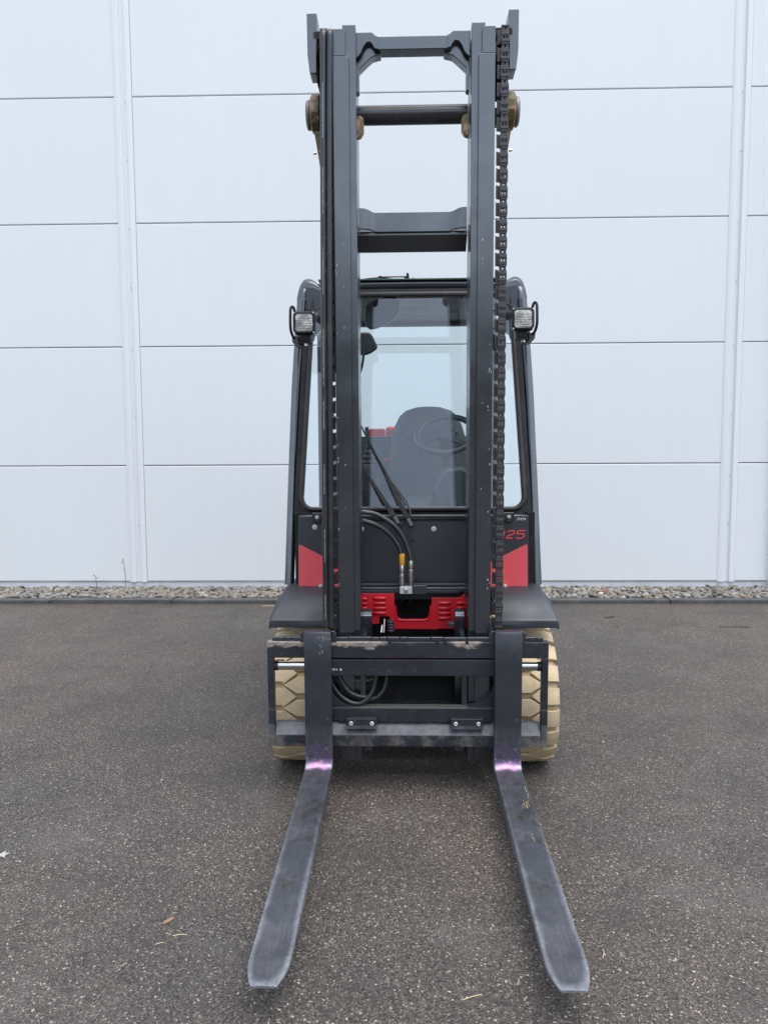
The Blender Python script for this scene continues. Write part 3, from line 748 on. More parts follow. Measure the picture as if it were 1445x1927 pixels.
# --- wheels
def tyre_mesh(w_=.222, r_=.300, nb=20):
    m = MB(); h = .0155; rb = r_ - h
    hw = w_ / 2
    m.lathe([(-hw + .012, .19), (-hw + .004, .235), (-hw + .006, rb - .02), (-hw + .020, rb - .004), (-hw + .05, rb), (hw - .05, rb), (hw - .020, rb - .004), (hw - .006, rb - .02), (hw - .004, .235), (hw - .012, .19)], 80, 'x')
    def rad(u): # crown of the tread
        a = abs(u) / hw; return r_ - .002 * a * a - (.012 * ((a - .86) / .14) ** 2 if a > .86 else 0)
    def block(poly, u_edge_drop=None):
        cu = sum(p[0] for p in poly) / len(poly); cv = sum(p[1] for p in poly) / len(poly)
        # subdivide polygon edges so that it wraps round
        pts = []
        for i, p in enumerate(poly):
            q = poly[(i + 1) % len(poly)]; k = max(1, int(math.hypot(q[0] - p[0], q[1] - p[1]) / .022))
            for t in range(k): pts.append((p[0] + (q[0] - p[0]) * t / k, p[1] + (q[1] - p[1]) * t / k))
        n_ = len(pts)
        def w3(u, v, rr): a = v / r_; return (u, -rr * math.cos(a), rr * math.sin(a))
        ins = .0022
        def shrink(p, s_): 
            d = math.hypot(p[0] - cu, p[1] - cv); k = (d - s_) / d; return (cu + (p[0] - cu) * k, cv + (p[1] - cv) * k)
        bot = [w3(p[0], p[1], rb - .004 if abs(p[0]) < hw - .03 else rad(p[0]) - .03) for p in pts]
        mid = [w3(*shrink(p, .0004), rad(p[0]) - .0025) for p in pts]
        top = [w3(*shrink(p, ins), rad(shrink(p, ins)[0])) for p in pts]
        inner = [w3(cu + (p[0] - cu) * .5, cv + (p[1] - cv) * .5, rad(cu + (p[0] - cu) * .5)) for p in pts]
        cen = [w3(cu, cv, rad(cu))]
        fs = []
        for a in range(3):
            for i in range(n_): j = (i + 1) % n_; fs.append((a * n_ + i, a * n_ + j, (a + 1) * n_ + j, (a + 1) * n_ + i))
        for i in range(n_): fs.append((3 * n_ + i, 3 * n_ + (i + 1) % n_, 4 * n_))
        m.add(bot + mid + top + inner + cen, fs)
    per = 2 * math.pi * r_ / nb; gth = .0016; nh = .0125; e = hw - .0005
    A_, B0, B1, D_ = -hw + .060, -hw + .118, -hw + .165, -hw + .203      # outer notch end, centre notch, inner notch start
    for k in range(nb):
        v0 = k * per
        # middle hexagon
        block([(A_ + gth, v0), (B0 + gth * .5, v0 - per / 2 + nh), (B1 - gth * .5, v0 - per / 2 + nh), (D_ - gth, v0), (B1 - gth * .5, v0 + per / 2 - nh), (B0 + gth * .5, v0 + per / 2 - nh)])
        block([(-e, v0 + nh), (A_, v0 + nh), (A_ + gth * .4, v0 + gth * 1.2), (B0 - gth, v0 + per / 2), (A_ + gth * .4, v0 + per - gth * 1.2), (A_, v0 + per - nh), (-e, v0 + per - nh)])
        block([(e, v0 + nh), (D_, v0 + nh), (D_ - gth * .4, v0 + gth * 1.2), (B1 + gth, v0 + per / 2), (D_ - gth * .4, v0 + per - gth * 1.2), (D_, v0 + per - nh), (e, v0 + per - nh)])
    return m
def wheel(name, x, y, r_, w_=.222, lab=None):
    z = r_ - .001 - .04
    hub = MB(); s_ = 1 if x > 0 else -1
    hub.lathe([(-.04 * s_, .05), (-.04 * s_, .15), (.0, .16), (.05 * s_, .155), (.06 * s_, .10), (.09 * s_, .085), (.095 * s_, .03)], 32, 'x')
    ho = hub.build(name, M['red'], fl); ho.location = (x, y, z)
    return ho
tm = None
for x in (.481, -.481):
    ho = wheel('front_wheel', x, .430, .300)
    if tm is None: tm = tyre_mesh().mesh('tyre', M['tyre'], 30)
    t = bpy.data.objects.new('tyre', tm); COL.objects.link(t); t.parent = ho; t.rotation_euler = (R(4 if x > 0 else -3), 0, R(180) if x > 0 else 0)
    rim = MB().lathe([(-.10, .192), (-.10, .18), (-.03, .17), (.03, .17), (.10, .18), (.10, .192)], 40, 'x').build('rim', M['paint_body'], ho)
for x in (.43, -.43):
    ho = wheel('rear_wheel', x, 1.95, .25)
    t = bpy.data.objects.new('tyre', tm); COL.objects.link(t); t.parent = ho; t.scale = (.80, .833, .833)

# --- chassis, axle, lower body
ch_ = MB(); ch_.box(-.335, .335, .60, 2.15, .14, .66); chs_ = ch_.build('chassis', M['black'], fl, bev=.01)
MB().cyl((-.36, .455, .30), (.36, .455, .30), .085, n=28).build('drive_axle', M['black'], chs_)
MB().box(-.16, .16, .38, .60, .12, .45).build('gearbox', M['black'], chs_, bev=.02)
for s_ in (1, -1):
    MB().box(min(s_ * .235, s_ * .335), max(s_ * .235, s_ * .335), .40, .60, .16, .66).build('side_frame', M['paint_body'], chs_, bev=.008)
MB().box(-.36, .36, .46, .62, .655, .70).build('front_sill', M['paint_body'], chs_, bev=.005)
st_ = MB()
for s_ in (1, -1):
    st_.box(min(s_ * .36, s_ * .56), max(s_ * .36, s_ * .56), .85, 1.55, .30, .33)
    st_.box(min(s_ * .36, s_ * .56), max(s_ * .36, s_ * .56), .85, 1.55, .50, .53)
st_.build('step', M['plastic'], chs_, bev=.006)
MB().box(-.555, .555, .80, 1.6, .64, .70).build('floor_plate', M['paint_body'], chs_, bev=.008)
cw = MB()
cw.prism([(1.60, .62), (1.60, .98), (1.85, 1.02), (2.25, 1.06), (2.50, 1.02), (2.60, .90), (2.62, .45), (2.50, .26), (2.25, .26), (2.2, .55), (1.72, .55)], 'x', -.545, .545)
cwo = cw.build('counterweight', M['paint_body'], fl, bev=.05, seg=5, sharp=60)
MB().box(-.40, .40, 1.75, 2.35, 1.05, 1.392).build('engine_hood', M['paint_body'], cwo, bev=.03, seg=4)
rh = MB().box(-.272, -.165, 2.20, 2.34, 1.38, 1.449).build('red_hood_cap', M['red'], cwo, bev=.012, seg=3)
MB().box(-.160, .33, 2.20, 2.36, 1.38, 1.462).build('red_hood_cap', M['red'], cwo, bev=.02, seg=3)

# red louvred panel between the rails
rp = MB(); yp = .35
poly = [(-.2300, .7055), (-.0793, .7055), (-.0793, .655), (-.0715, .655), (-.0700, .620), (-.0645, .602), (-.050, .5945), (.050, .5945), (.0645, .602), (.0700, .620), (.0715, .655), (.0800, .655), (.0800, .6871), (.200, .6871), (.222, .705), (.235, .705), (.235, .560), (.190, .553), (.11, .553), (.1, .550), (-.096, .552), (-.1003, .6061), (-.145, .6061), (-.145, .574), (-.176, .571), (-.176, .600), (-.2300, .600)]
rp.prism(poly, 'y', yp, yp + .006)
rpo = rp.build('louvred_panel', M['red'], fl, sharp=30, bev=.0012)
MB().tube([(-.0745, yp - .001, .655), (-.0740, yp - .001, .622), (-.068, yp - .001, .601), (-.052, yp - .001, .5905), (.052, yp - .001, .5905), (.068, yp - .001, .601), (.0740, yp - .001, .622), (.0745, yp - .001, .655)], .0032, 8, 4).build('rolled_edge', M['red'], rpo)
def louvre(x0, x1, z):
    m = MB(); rows = []; n_ = 9; r_ = .0062
    xs_ = [x0, x0 + .004, x0 + .009, x1 - .009, x1 - .004, x1]; sc_ = [0.05, .7, 1, 1, .7, .05]
    for x, s_ in zip(xs_, sc_):
        rows.append([(x, yp - .0001 - .009 * s_ * math.sin(math.pi * k / (n_ - 1)) ** .7, z + r_ * s_ * math.cos(math.pi * k / (n_ - 1)) - (0 if k < 5 else .002)) for k in range(n_)])
    m.grid(rows); return m
for x0, x1, zs in ((-.172, -.112, (.686, .664, .643, .622)), (.106, .163, (.665, .643, .621, .600)), (-.228, -.193, (.683, .663, .643)), (.184, .222, (.665, .645))):
    for z in zs:
        louvre(x0, x1, z).build('louvre', M['red'], rpo, sharp=60)
        MB().box(x0 + .006, x1 - .006, yp - .0022, yp - .0006, z - .0092, z - .0062).build('louvre_slot', M['black'], rpo)

# --- fenders
for s_ in (-1, 1):
    stn = [(.86, .690, .545), (.70, .722, .555), (.56, .722, .562), (.46, .717, .566), (.41, .713, .568), (.37, .705, .575), (.33, .692, .583), (.295, .671, .589), (.268, .646, .594), (.252, .624, .597), (.2445, .6130, .598), (.2425, .6115, .598), (.2400, .583, .5985)]
    rows = []
    for y, z, xo in stn:
        row = [(s_ * .340, y, z), (s_ * (xo - .09), y, z)]
        rr = .030 if z > .67 else .005 + .025 * max(0, (z - .60) / .07)
        for k in range(0, 7):
            a = math.pi / 2 * k / 6; row.append((s_ * (xo - rr + rr * math.sin(a)), y + .000, z - rr + rr * math.cos(a)))
        row.append((s_ * (xo + .001), y + .004, max(z - .055, .584) if z > .584 else z))
        rows.append(row)
    m = MB(); m.grid(rows); fo = m.build('fender', M['plastic'], fl, sharp=32)
    sl = fo.modifiers.new('solid', 'SOLIDIFY'); sl.thickness = .007; sl.offset = 0
    bb = fo.modifiers.new('bevel', 'BEVEL'); bb.width = .003; bb.segments = 2; bb.limit_method = 'ANGLE'; bb.angle_limit = R(50)
for x, z, y in ((-.556, .722, .428), (-.405, .722, .438), (.403, .722, .438), (.560, .722, .428)):
    MB().lathe([(0, .009), (.008, .009), (.010, .006), (.012, .006)], 12, 'z', (x, y, z - .004)).build('bolt', M['white_metal'], fl)

# --- cab
yw = lambda z: .792 - (2.045 - z) * .250       # windscreen plane
cabo = empty('cab', (0, 0, 0)); cabo.parent = fl
for s_ in (-1, 1):
    cab = MB()
    # rounded front pillar: outline swept along the post
    rows = []
    path = [(.5560, .500, .70), (.5510, .550, .95), (.5455, .612, 1.25), (.5375, .685, 1.60), (.5225, .752, 1.93), (.5170, .775, 2.02)]
    for x, y, z in path:
        hw_, hd_ = .0212, .030; row = []
        for k in range(14):
            a = 2 * math.pi * k / 14; ca_, sa_ = math.cos(a), math.sin(a)
            row.append((s_ * (x + hw_ * math.copysign(abs(ca_) ** .7, ca_)), y + .02 + hd_ * math.copysign(abs(sa_) ** .7, sa_), z))
        rows.append(row)
    cab.grid(rows, close=True); cab.add(rows[-1], [tuple(range(14))]); cab.build('front_pillar', P, cabo, sharp=50); cab = MB()
    cab.tube([(s_ * .512, .80, 1.98), (s_ * .508, .815, 2.05), (s_ * .500, .85, 2.098), (s_ * .492, .93, 2.118), (s_ * .488, 1.15, 2.135), (s_ * .488, 1.60, 2.14), (s_ * .495, 1.85, 2.12), (s_ * .515, 1.97, 2.03), (s_ * .535, 2.0, 1.8), (s_ * .545, 2.0, 1.3), (s_ * .545, 2.0, .95)], .030, 14, 6)
    cab.build('roof_rail', P, cabo, sharp=50)
for s_ in (-1, 1):
    corner = [(s_ * x, z) for x, z in ((.5430, 1.99), (.5425, 2.035), (.535, 2.070), (.520, 2.098), (.500, 2.114), (.487, 2.117), (.468, 2.112), (.445, 2.100), (.424, 2.083), (.415, 2.060), (.415, 1.90), (.455, 1.86), (.500, 1.86), (.505, 1.99))]
    MB().prism(corner, 'y', .795, .86).build('guard_corner', P, cabo, bev=.014, seg=4)
    MB().prism([(s_ * x, z) for x, z in ((.494, 1.84), (.494, 2.085), (.455, 2.080), (.412, 2.062), (.412, 1.95), (.440, 1.90), (.462, 1.83))], 'y', .775, .794).build('pillar_cover', M['paint_body'], cabo, bev=.004)
    # rear pillars
    MB().box(min(s_ * .523, s_ * .560), max(s_ * .523, s_ * .560), 1.78, 1.84, .70, 2.10).build('rear_pillar', M['paint_body'], cabo, bev=.01)
# front header, roof glass, rear header, headliner
hd = MB()
for k in range(1): pass
hx = [-.46 + .92 * i / 24 for i in range(25)]
cur = lambda x: -.006 * (x / .46) ** 2
prf = [(.835, 2.058), (.818, 2.064), (.815, 2.072), (.822, 2.078), (.814, 2.086), (.810, 2.098), (.812, 2.106), (.825, 2.110), (.90, 2.112), (.90, 2.075)]
hd.grid([[(x, y, z + cur(x)) for y, z in prf] for x in hx], close=True)
hdo = hd.build('front_header', M['paint_body'], cabo, sharp=25)
MB().box(-.44, .44, .806, 1.30, 2.1145, 2.1225).build('roof_glass', M['green_glass'], cabo, bev=.002)
MB().box(-.462, .462, .90, 1.96, 2.092, 2.112).build('headliner', M['black'], cabo, bev=.004)
MB().box(-.46, .46, 1.90, 1.97, 2.070, 2.130).build('rear_header', M['black'], cabo, bev=.01)
MB().prism([(-.505, 1.02), (.505, 1.02), (.505, 1.07), (-.505, 1.07)], 'y', 1.93, 1.97).build('rear_window_sill', M['paint_body'], cabo, bev=.01)
MB().add([(-.49, 1.952, 1.07), (.49, 1.952, 1.07), (.47, 1.952, 2.07), (-.47, 1.952, 2.07)], [(0, 1, 2, 3)]).build('rear_glass', M['glass_side'], cabo)
# roof wiper lying on the roof glass
rw = MB(); rw.tube([(-.235, .85, 2.128), (-.19, .85, 2.133), (-.145, .86, 2.137), (-.09, .86, 2.131), (-.05, .86, 2.127)], .0035, 8, 4)
rw.cyl((-.16, .86, 2.141), (-.03, .86, 2.141), .0032, n=8); rw.cyl((-.148, .86, 2.133), (-.148, .86, 2.146), .006, n=10)
rw.box(-.034, -.010, .85, .88, 2.128, 2.142); rw.box(-.024, -.012, .85, .87, 2.142, 2.156)
rw.build('roof_wiper', M['black'], cabo, bev=.001)
MB().prism([(-.005, 2.1228), (.003, 2.133), (.014, 2.133), (.024, 2.1228)], 'y', .85, .88).build('wiper_base', M['black'], cabo)
# windscreen surround: outer outline and rounded inner outline on the raked plane
def ringshape(outer, inner, th, yo=0):
    m = MB(); n_ = len(outer)
    def p3(p, d): return (p[0], yw(p[1]) + d + yo, p[1])
    m.grid([[p3(p, 0) for p in outer], [p3(p, 0) for p in inner], [p3(p, th) for p in inner], [p3(p, th) for p in outer], [p3(p, 0) for p in outer]], close=True)
    return m
def outline(xb, xt, zb, zt, rad, n_=10, m_=6):
    pts = []
    for k in range(n_ + 1):
        a = -math.pi / 2 + math.pi / 2 * k / n_ ; pts.append((xb - rad + rad * math.cos(a), zb + rad + rad * math.sin(a)))
    for k in range(1, m_ + 1): t = k / m_; pts.append((xb + (xt - xb) * t, zb + rad + (zt - zb - rad) * t))
    return pts + [(-x, z) for x, z in reversed(pts)]
o1 = outline(.533, .500, 1.026, 2.072, .02); i1 = outline(.5110, .470, 1.042, 2.050, .055)
ringshape(o1, i1, .02).build('windscreen_surround', M['black'], cabo, sharp=40)
i2 = outline(.5010, .470, 1.046, 2.050, .055)
sealpts = [(x, yw(z) - .004, z) for x, z in outline(.5005, .462, 1.052, 2.045, .055, 8, 8)]
MB().tube(sealpts + [sealpts[0]], .0125, 10, 1).build('window_seal', M['rubber'], cabo, sharp=60)
ws = MB(); gx = outline(.510, .475, 1.036, 2.062, .05)
ws.add([(x, yw(z) + .004, z) for x, z in gx], [tuple(range(len(gx)))])
ws.build('windscreen', M['glass'], cabo)
# bottom frame of the windscreen
MB().box(-.505, .505, .470, .575, 1.008, 1.030).build('scuttle', M['black'], cabo, bev=.003)
MB().box(-.44, .44, .438, .470, 1.012, 1.034).build('lower_seal', M['rubber'], cabo, bev=.005)
# cowl below the windscreen
cow = MB(); cow.prism([(-.5075, .712), (.5105, .712), (.5035, 1.0315), (-.5005, 1.0315)], 'y', .452, .49)
cowo = cow.build('cowl', M['paint_body'], fl, bev=.004)
MB().box(-.238, .240, .446, .4517, .742, 1.004).build('service_panel', M['paint_body'], cowo, bev=.002)
MB().box(-.24, .24, .405, .4515, .700, .722).build('cowl_ledge', M['paint_body'], cowo, bev=.005)
MB().box(-.24, .24, .428, .4515, .7235, .734).build('cowl_lip', M['paint_body'], cowo, bev=.003)
MB().box(-.235, .20, .400, .404, .6965, .708).build('ledge_strip', M['paint_body'], cowo, bev=.001)
for s_ in (-1, 1):
    MB().box(min(s_ * .503, s_ * .524), max(s_ * .503, s_ * .540), .50, .56, .70, 1.04).build('pillar_gap', M['black'], cowo)
    # red flash and D-shaped catch
    MB().prism([(s_ * .5040, .712), (s_ * .5010, .900), (s_ * .4955, .905), (s_ * .385, .8475), (s_ * .24, .772), (s_ * .24, .712)], 'y', .4492, .4515).build('red_flash', M['red_decal'], cowo, sharp=30)
    dpts = [(s_ * .455, 1.045)] + [(s_ * (.4165 + .0235 * math.cos(a)), 1.024 + .024 * math.sin(a)) for a in [-math.pi * k / 12 for k in range(13)]] + [(s_ * .3925, 1.045)]
    dpts[0] = (s_ * .440, 1.045)
    MB().prism(dpts, 'y', .436, .4515).build('window_catch', M['rubber'], cowo, bev=.002)
    ip = [(s_ * (.4165 + (x - .4165) * .8), z) for x, z in ((.437, 1.04), (.437, 1.022), (.430, 1.009), (.4165, 1.004), (.403, 1.009), (.396, 1.022), (.396, 1.04))]
    MB().prism(ip, 'y', .434, .4362).build('catch_plate', M['plastic'], cowo, bev=.0008)
def screw(x, z, y=.4455, r_=.0115):
    o = MB().lathe([(y, r_), (y - .003, r_), (y - .0035, r_ * .62), (y - .007, r_ * .55), (y - .007, r_ * .25), (y - .004, r_ * .2)], 20, 'y', (x, 0, z)).build('bolt', M['white_metal'], cowo); return o
screw(.0925, .9736, .4455); screw(-.4287, .9818, .4515); screw(-.2235, .974, .4455); screw(-.4165, 1.0265, .4335, .008); screw(.4165, 1.0265, .4335, .008)
MB().lathe([(.4454, .0055), (.4440, .0055), (.4438, .003)], 14, 'y', (-.003, 0, .922)).build('panel_hole', M['black'], cowo)
# H25 lettering and hand-written number
def text(s, size, x, z, y, mat, name, shear=0, xs=1.0, off=0):
    cu = bpy.data.curves.new(name, 'FONT'); cu.body = s; cu.size = size; cu.extrude = .0004; cu.shear = shear; cu.offset = off; cu.resolution_u = 6
    to = bpy.data.objects.new(name, cu); COL.objects.link(to); dg = bpy.context.evaluated_depsgraph_get()
    me = bpy.data.meshes.new_from_object(to.evaluated_get(dg)); bpy.data.objects.remove(to)
    o = bpy.data.objects.new(name, me); COL.objects.link(o); me.materials.clear(); me.materials.append(mat); o.parent = cowo
    o.location = (x, y, z); o.rotation_euler = (R(90), 0, 0); o.scale = (xs, 1, 1); return o
def stroke(name, strokes, r_, y, mat, n_=6):
    m = MB()
    for st in strokes: m.tube([(x, y, z) for x, z in st], r_, 6, n_)
    m.v = [(a, y - .0002 + (b - y) * .25, c) for a, b, c in m.v]
    return m.build(name, mat, cowo)
# wide rounded italic letters drawn as strokes
def glyph(ch, x, z, w_, h, k=.25):
    G_ = {'H': [[(0, 0), (0, 1)], [(1, 0), (1, 1)], [(0, .5), (1, .5)]],
          '2': [[(.02, .80), (.15, .96), (.5, 1.0), (.88, .95), (.98, .75), (.85, .55), (.45, .42), (.12, .26), (.02, .06), (.06, .0), (.5, 0), (.98, 0)]],
          '5': [[(1.0, 1), (.5, 1), (.12, 1), (.06, .9), (.02, .62), (.06, .56), (.5, .60), (.88, .52), (1.0, .30), (.85, .06), (.45, -.02), (.0, .08)]]}
    return [[(x + (a * w_ + k * b * h), z + b * h) for a, b in s] for s in G_[ch]]
y_ = .4508; zb = .9305; hh = .0335
stroke('model_lettering', glyph('2', .4080, zb, .0300, hh) + glyph('5', .4490, zb, .0340, hh), .0028, y_, M['red_print'])
stroke('model_lettering', glyph('H', .3580, zb, .0350, hh), .0030, y_, M['red_print'], 1)
D = {'2': [(0, .8), (.35, 1), (.7, .8), (.35, .35), (0, 0), (.9, .05)], '1': [(.1, .7), (.5, 1), (.45, 0)], '3': [(.1, .95), (.8, .9), (.35, .55), (.8, .3), (.45, 0), (0, .1)], '4': [(.15, 1), (.0, .45), (.75, .45)], '5': [(.8, 1), (.2, 1), (.15, .6), (.7, .5), (.6, .1), (0, 0)]}
sts = []; x = .4560
for c_ in '21254':
    sts.append([(x + a * .0048, 1.0105 + b * .0095 - .0 * a) for a, b in D[c_]])
    if c_ == '4': sts.append([(x + .8 * .0048, 1.0105 + .0095), (x + .6 * .0048, 1.0105)])
    x += .0078
stroke('handwritten_number', sts, .0010, .4508, M['white_pen'], 3)

# wiper arms
wy = lambda z: min(yw(z) - .030, .430 + (z - 1.02) * .70)
def wiper(a, b, c, cap):
    m = MB(); ya = lambda p: wy(p[1])
    A, B_, C_ = [(p[0], ya(p), p[1]) for p in (a, b, c)]
    m.obox(A, B_, .0235, .012, .010, (0, -1, .33)); 
    o = m.build('wiper', M['black'], cabo, bev=.002)
    MB().obox(B_, C_, .0085, .006, .007, (0, -1, .33)).build('wiper_rod', M['black'], o, bev=.001)
    q = (Vector(A) - Vector(B_)).normalized()
    MB().obox(Vector(A) + q * .002, Vector(A) + q * cap, .0200, .0185, .016, (0, -1, .33)).build('wiper_cap', M['plastic'], o, bev=.006, seg=3)
    MB().cyl(Vector(A) + q * .022 + Vector((0, .005, 0)), Vector(A) + q * .022 + Vector((0, .05, -.004)), .011, n=16).build('spindle', M['black'], o)
    return o
wiper((-.022, 1.022), (-.118, 1.205), (-.330, 1.620), .048)
wiper((-.082, 1.030), (-.185, 1.185), (-.360, 1.480), .048)
MB().tube([(-.150, wy(1.275), 1.275), (-.095, wy(1.18), 1.18), (-.035, wy(1.105), 1.105), (-.010, wy(1.045), 1.045), (-.022, .435, 1.012)], .0040, 8, 7).build('washer_hose', M['rubber'], cabo)
MB().obox((-.03, .442, 1.005), (-.075, .442, .955), .004, .004, .004).build('linkage_rod', M['black'], cowo)

# hydraulic hoses in front of the cowl and their couplings
for pts in ([(-.30, .30, 1.085), (-.2168, .345, 1.058), (-.165, .36, 1.048), (-.118, .365, 1.024), (-.073, .365, .990), (-.034, .36, .932), (-.0125, .35, .868), (-.0085, .345, .838)],
            [(-.30, .30, 1.045), (-.2168, .345, 1.020), (-.165, .355, 1.004), (-.120, .36, .978), (-.085, .36, .945), (-.058, .355, .905), (-.047, .35, .868), (-.0455, .345, .848)]):
    MB().tube(pts, .0098, 14, 7).build('hydraulic_hose', M['hose'], fl)
fy = .345
MB().lathe([(.878, .0110), (.876, .0118), (.832, .0118), (.830, .0110)], 20, 'z', (-.0460, fy + .002, 0)).build('yellow_sleeve', M['yellow'], fl)
for x, z0 in ((-.0460, .829), (-.0085, .849)):
    o = MB().lathe([(z0, .0090), (z0 - .002, .0102), (z0 - .030, .0102), (z0 - .031, .0080), (z0 - .036, .0078), (z0 - .037, .0105), (z0 - .040, .0110)], 20, 'z', (x, fy, 0)).build('hose_coupling', M['steel'], fl)
    MB().lathe([(z0 - .0405, .0122), (z0 - .054, .0122)], 6, 'z', (x, fy, 0)).build('hex_nut', M['steel'], o, bev=.0012)
    MB().lathe([(z0 - .0545, .0090), (z0 - .060, .0090), (z0 - .061, .0118), (z0 - .078 - (z0 - .829) * .6, .0118), (z0 - .079 - (z0 - .829) * .6, .0060), (.7395, .0055)], 12, 'z', (x, fy, 0)).build('adapter', M['steel'], o)
    MB().tube([(x, fy, .705), (x, fy + .002, .680), (x - .004, fy + .02, .662)], .0055, 8, 5).build('steel_pipe', M['black'], o)
vb = MB().box(-.0560, -.0035, .325, .358, .7085, .7390).build('clamp_block', paint('zinc_block', (.62, .64, .66), .4, metal=.35, dirt_amt=.15), fl, bev=.002)
MB().lathe([(.3249, .010), (.322, .010), (.321, .006), (.317, .006)], 16, 'y', (-.0295, 0, .7235)).build('bolt', M['steel'], vb)
MB().box(-.0030, .0590, .345, .351, .702, .742).build('bracket_plate', M['paint_body'], vb, bev=.005, seg=3)

# seat
def rbox_loft(secs, n_=20):
    m = MB(); rows = []
    for (cx, cy, z, hx_, hy_) in secs:
        row = []
        for k in range(n_):
            a = 2 * math.pi * k / n_; c_, s_ = math.cos(a), math.sin(a)
            row.append((cx + hx_ * math.copysign(abs(c_) ** .6, c_), cy + hy_ * math.copysign(abs(s_) ** .7, s_), z))
        rows.append(row)
    m.grid(rows, close=True); m.add(rows[0], [tuple(range(n_))]); m.add(rows[-1], [tuple(range(n_))]); return m
sx_ = .098
seat = rbox_loft([(sx_, 1.12, .93, .20, .20), (sx_, 1.12, .95, .235, .235), (sx_, 1.13, 1.0, .245, .245), (sx_, 1.14, 1.05, .235, .24), (sx_, 1.15, 1.07, .20, .20)]).build('seat', M['seatm'], fl, sharp=60)
br = rbox_loft([(sx_, 1.35, 1.04, .225, .05), (sx_, 1.37, 1.15, .232, .058), (sx_, 1.395, 1.28, .222, .060), (sx_, 1.41, 1.38, .205, .058), (sx_, 1.42, 1.45, .185, .055), (sx_, 1.43, 1.50, .160, .052), (sx_, 1.435, 1.53, .125, .046), (sx_, 1.44, 1.548, .070, .034), (sx_, 1.44, 1.552, .03, .02)]).build('backrest', M['seatm'], seat, sharp=60)
for s_ in (-1, 1):
    MB().tube([(sx_ + s_ * .03, 1.332, 1.13), (sx_ + s_ * .035, 1.340, 1.30), (sx_ + s_ * .10, 1.352, 1.36), (sx_ + s_ * .16, 1.362, 1.41)], .006, 8, 5).build('backrest_seam', M['plastic'], br)
    MB().tube([(sx_ + s_ * .09, 1.325, 1.13), (sx_ + s_ * .095, 1.336, 1.27), (sx_ + s_ * .17, 1.352, 1.34)], .005, 8, 5).build('backrest_seam', M['plastic'], br)
MB().box(sx_ - .22, sx_ + .22, .98, 1.4, .70, .92).build('seat_base', M['black'], seat, bev=.02)
MB().box(-.24, -.17, 1.25, 1.45, 1.10, 1.17).build('armrest', M['seatm'], seat, bev=.02, seg=3)
lb = MB().add([(-.155, 1.40, 1.258), (-.120, 1.40, 1.272), (-.112, 1.40, 1.264), (-.147, 1.40, 1.250)], [(0, 1, 2, 3)]); lb.build('warning_sticker', M['red_decal'], seat)
MB().box(-.5, -.115, 1.44, 1.50, .75, 1.37).build('rear_bulkhead', M['paint_body'], fl, bev=.01)
# steering wheel and column
cen = Vector((.172, 1.02, 1.392)); nrm = Vector((-.12, -.62, .78)).normalized(); u = nrm.orthogonal().normalized(); v_ = nrm.cross(u)
rimp = [cen + (u * math.cos(t) + v_ * math.sin(t)) * .146 for t in [2 * math.pi * k / 36 for k in range(37)]]
sw = MB().tube(rimp, .0155, 10, 1).build('steering_wheel', M['plastic'], fl, sharp=60)
for a in (20, 140, 260):
    MB().obox(cen, cen + (u * math.cos(R(a)) + v_ * math.sin(R(a))) * .150, .045, .03, .012, nrm).build('spoke', M['plastic'], sw, bev=.003)
MB().cyl(cen - nrm * .015, cen + nrm * .015, .045, n=20).build('hub', M['plastic'], sw)
MB().tube([cen - nrm * .01, cen - nrm * .15, (.185, .90, 1.18), (.20, .75, .95), (.20, .70, .72)], .032, 12, 4).build('steering_column', M['black'], sw)
MB().prism([(.14, .70), (.33, .70), (.31, 1.19), (.24, 1.235), (.16, 1.225), (.10, 1.12)], 'y', .80, .95).build('dashboard', M['plastic'], fl, bev=.02, seg=3)
# side console with lever bellows on the left
con = MB().box(-.42, -.20, .80, 1.35, .70, 1.24).build('console', M['black'], fl, bev=.02, seg=3)
bp = [(1.24 + k * .013, (.045 - k * .004) if k % 2 else (.036 - k * .0035)) for k in range(8)]
MB().lathe(bp, 20, 'z', (-.215, 1.0, 0)).build('lever_boot', M['rubber'], con)
MB().tube([(-.215, 1.0, 1.33), (-.222, .99, 1.39), (-.225, .985, 1.43)], .010, 10, 4).build('joystick', M['plastic'], con)
MB().box(-.27, -.19, .92, 1.10, 1.20, 1.245).build('lever_base', M['plastic'], con, bev=.01)
# interior mirrors
def mpoly(pts, y, th, name, nrm_=0):
    m = MB().prism(pts, 'y', y, y + th); o = m.build(name, M['mirror'], cabo, bev=.010, seg=4); return o
mp1 = [(-.232, 1.955), (-.222, 1.920), (-.200, 1.905), (-.165, 1.912), (-.105, 1.940), (-.070, 1.965), (-.056, 1.995), (-.056, 2.040), (-.075, 2.062), (-.12, 2.062), (-.19, 2.045), (-.225, 2.02)]
mpoly(mp1, .93, .03, 'interior_mirror')
mp2 = [(-.245, 1.852), (-.192, 1.852), (-.178, 1.835), (-.156, 1.790), (-.158, 1.775), (-.185, 1.757), (-.21, 1.748), (-.245, 1.748)]
mpoly(mp2, .64, .022, 'side_mirror')
MB().tube([(-.215, .635, 1.79), (-.225, .62, 1.70), (-.250, .60, 1.62)], .006, 8, 4).build('mirror_arm', M['black'], cabo)
MB().box(.236, .243, .86, .875, 2.03, 2.065).build('visor_hook', M['black'], cabo, bev=.003)

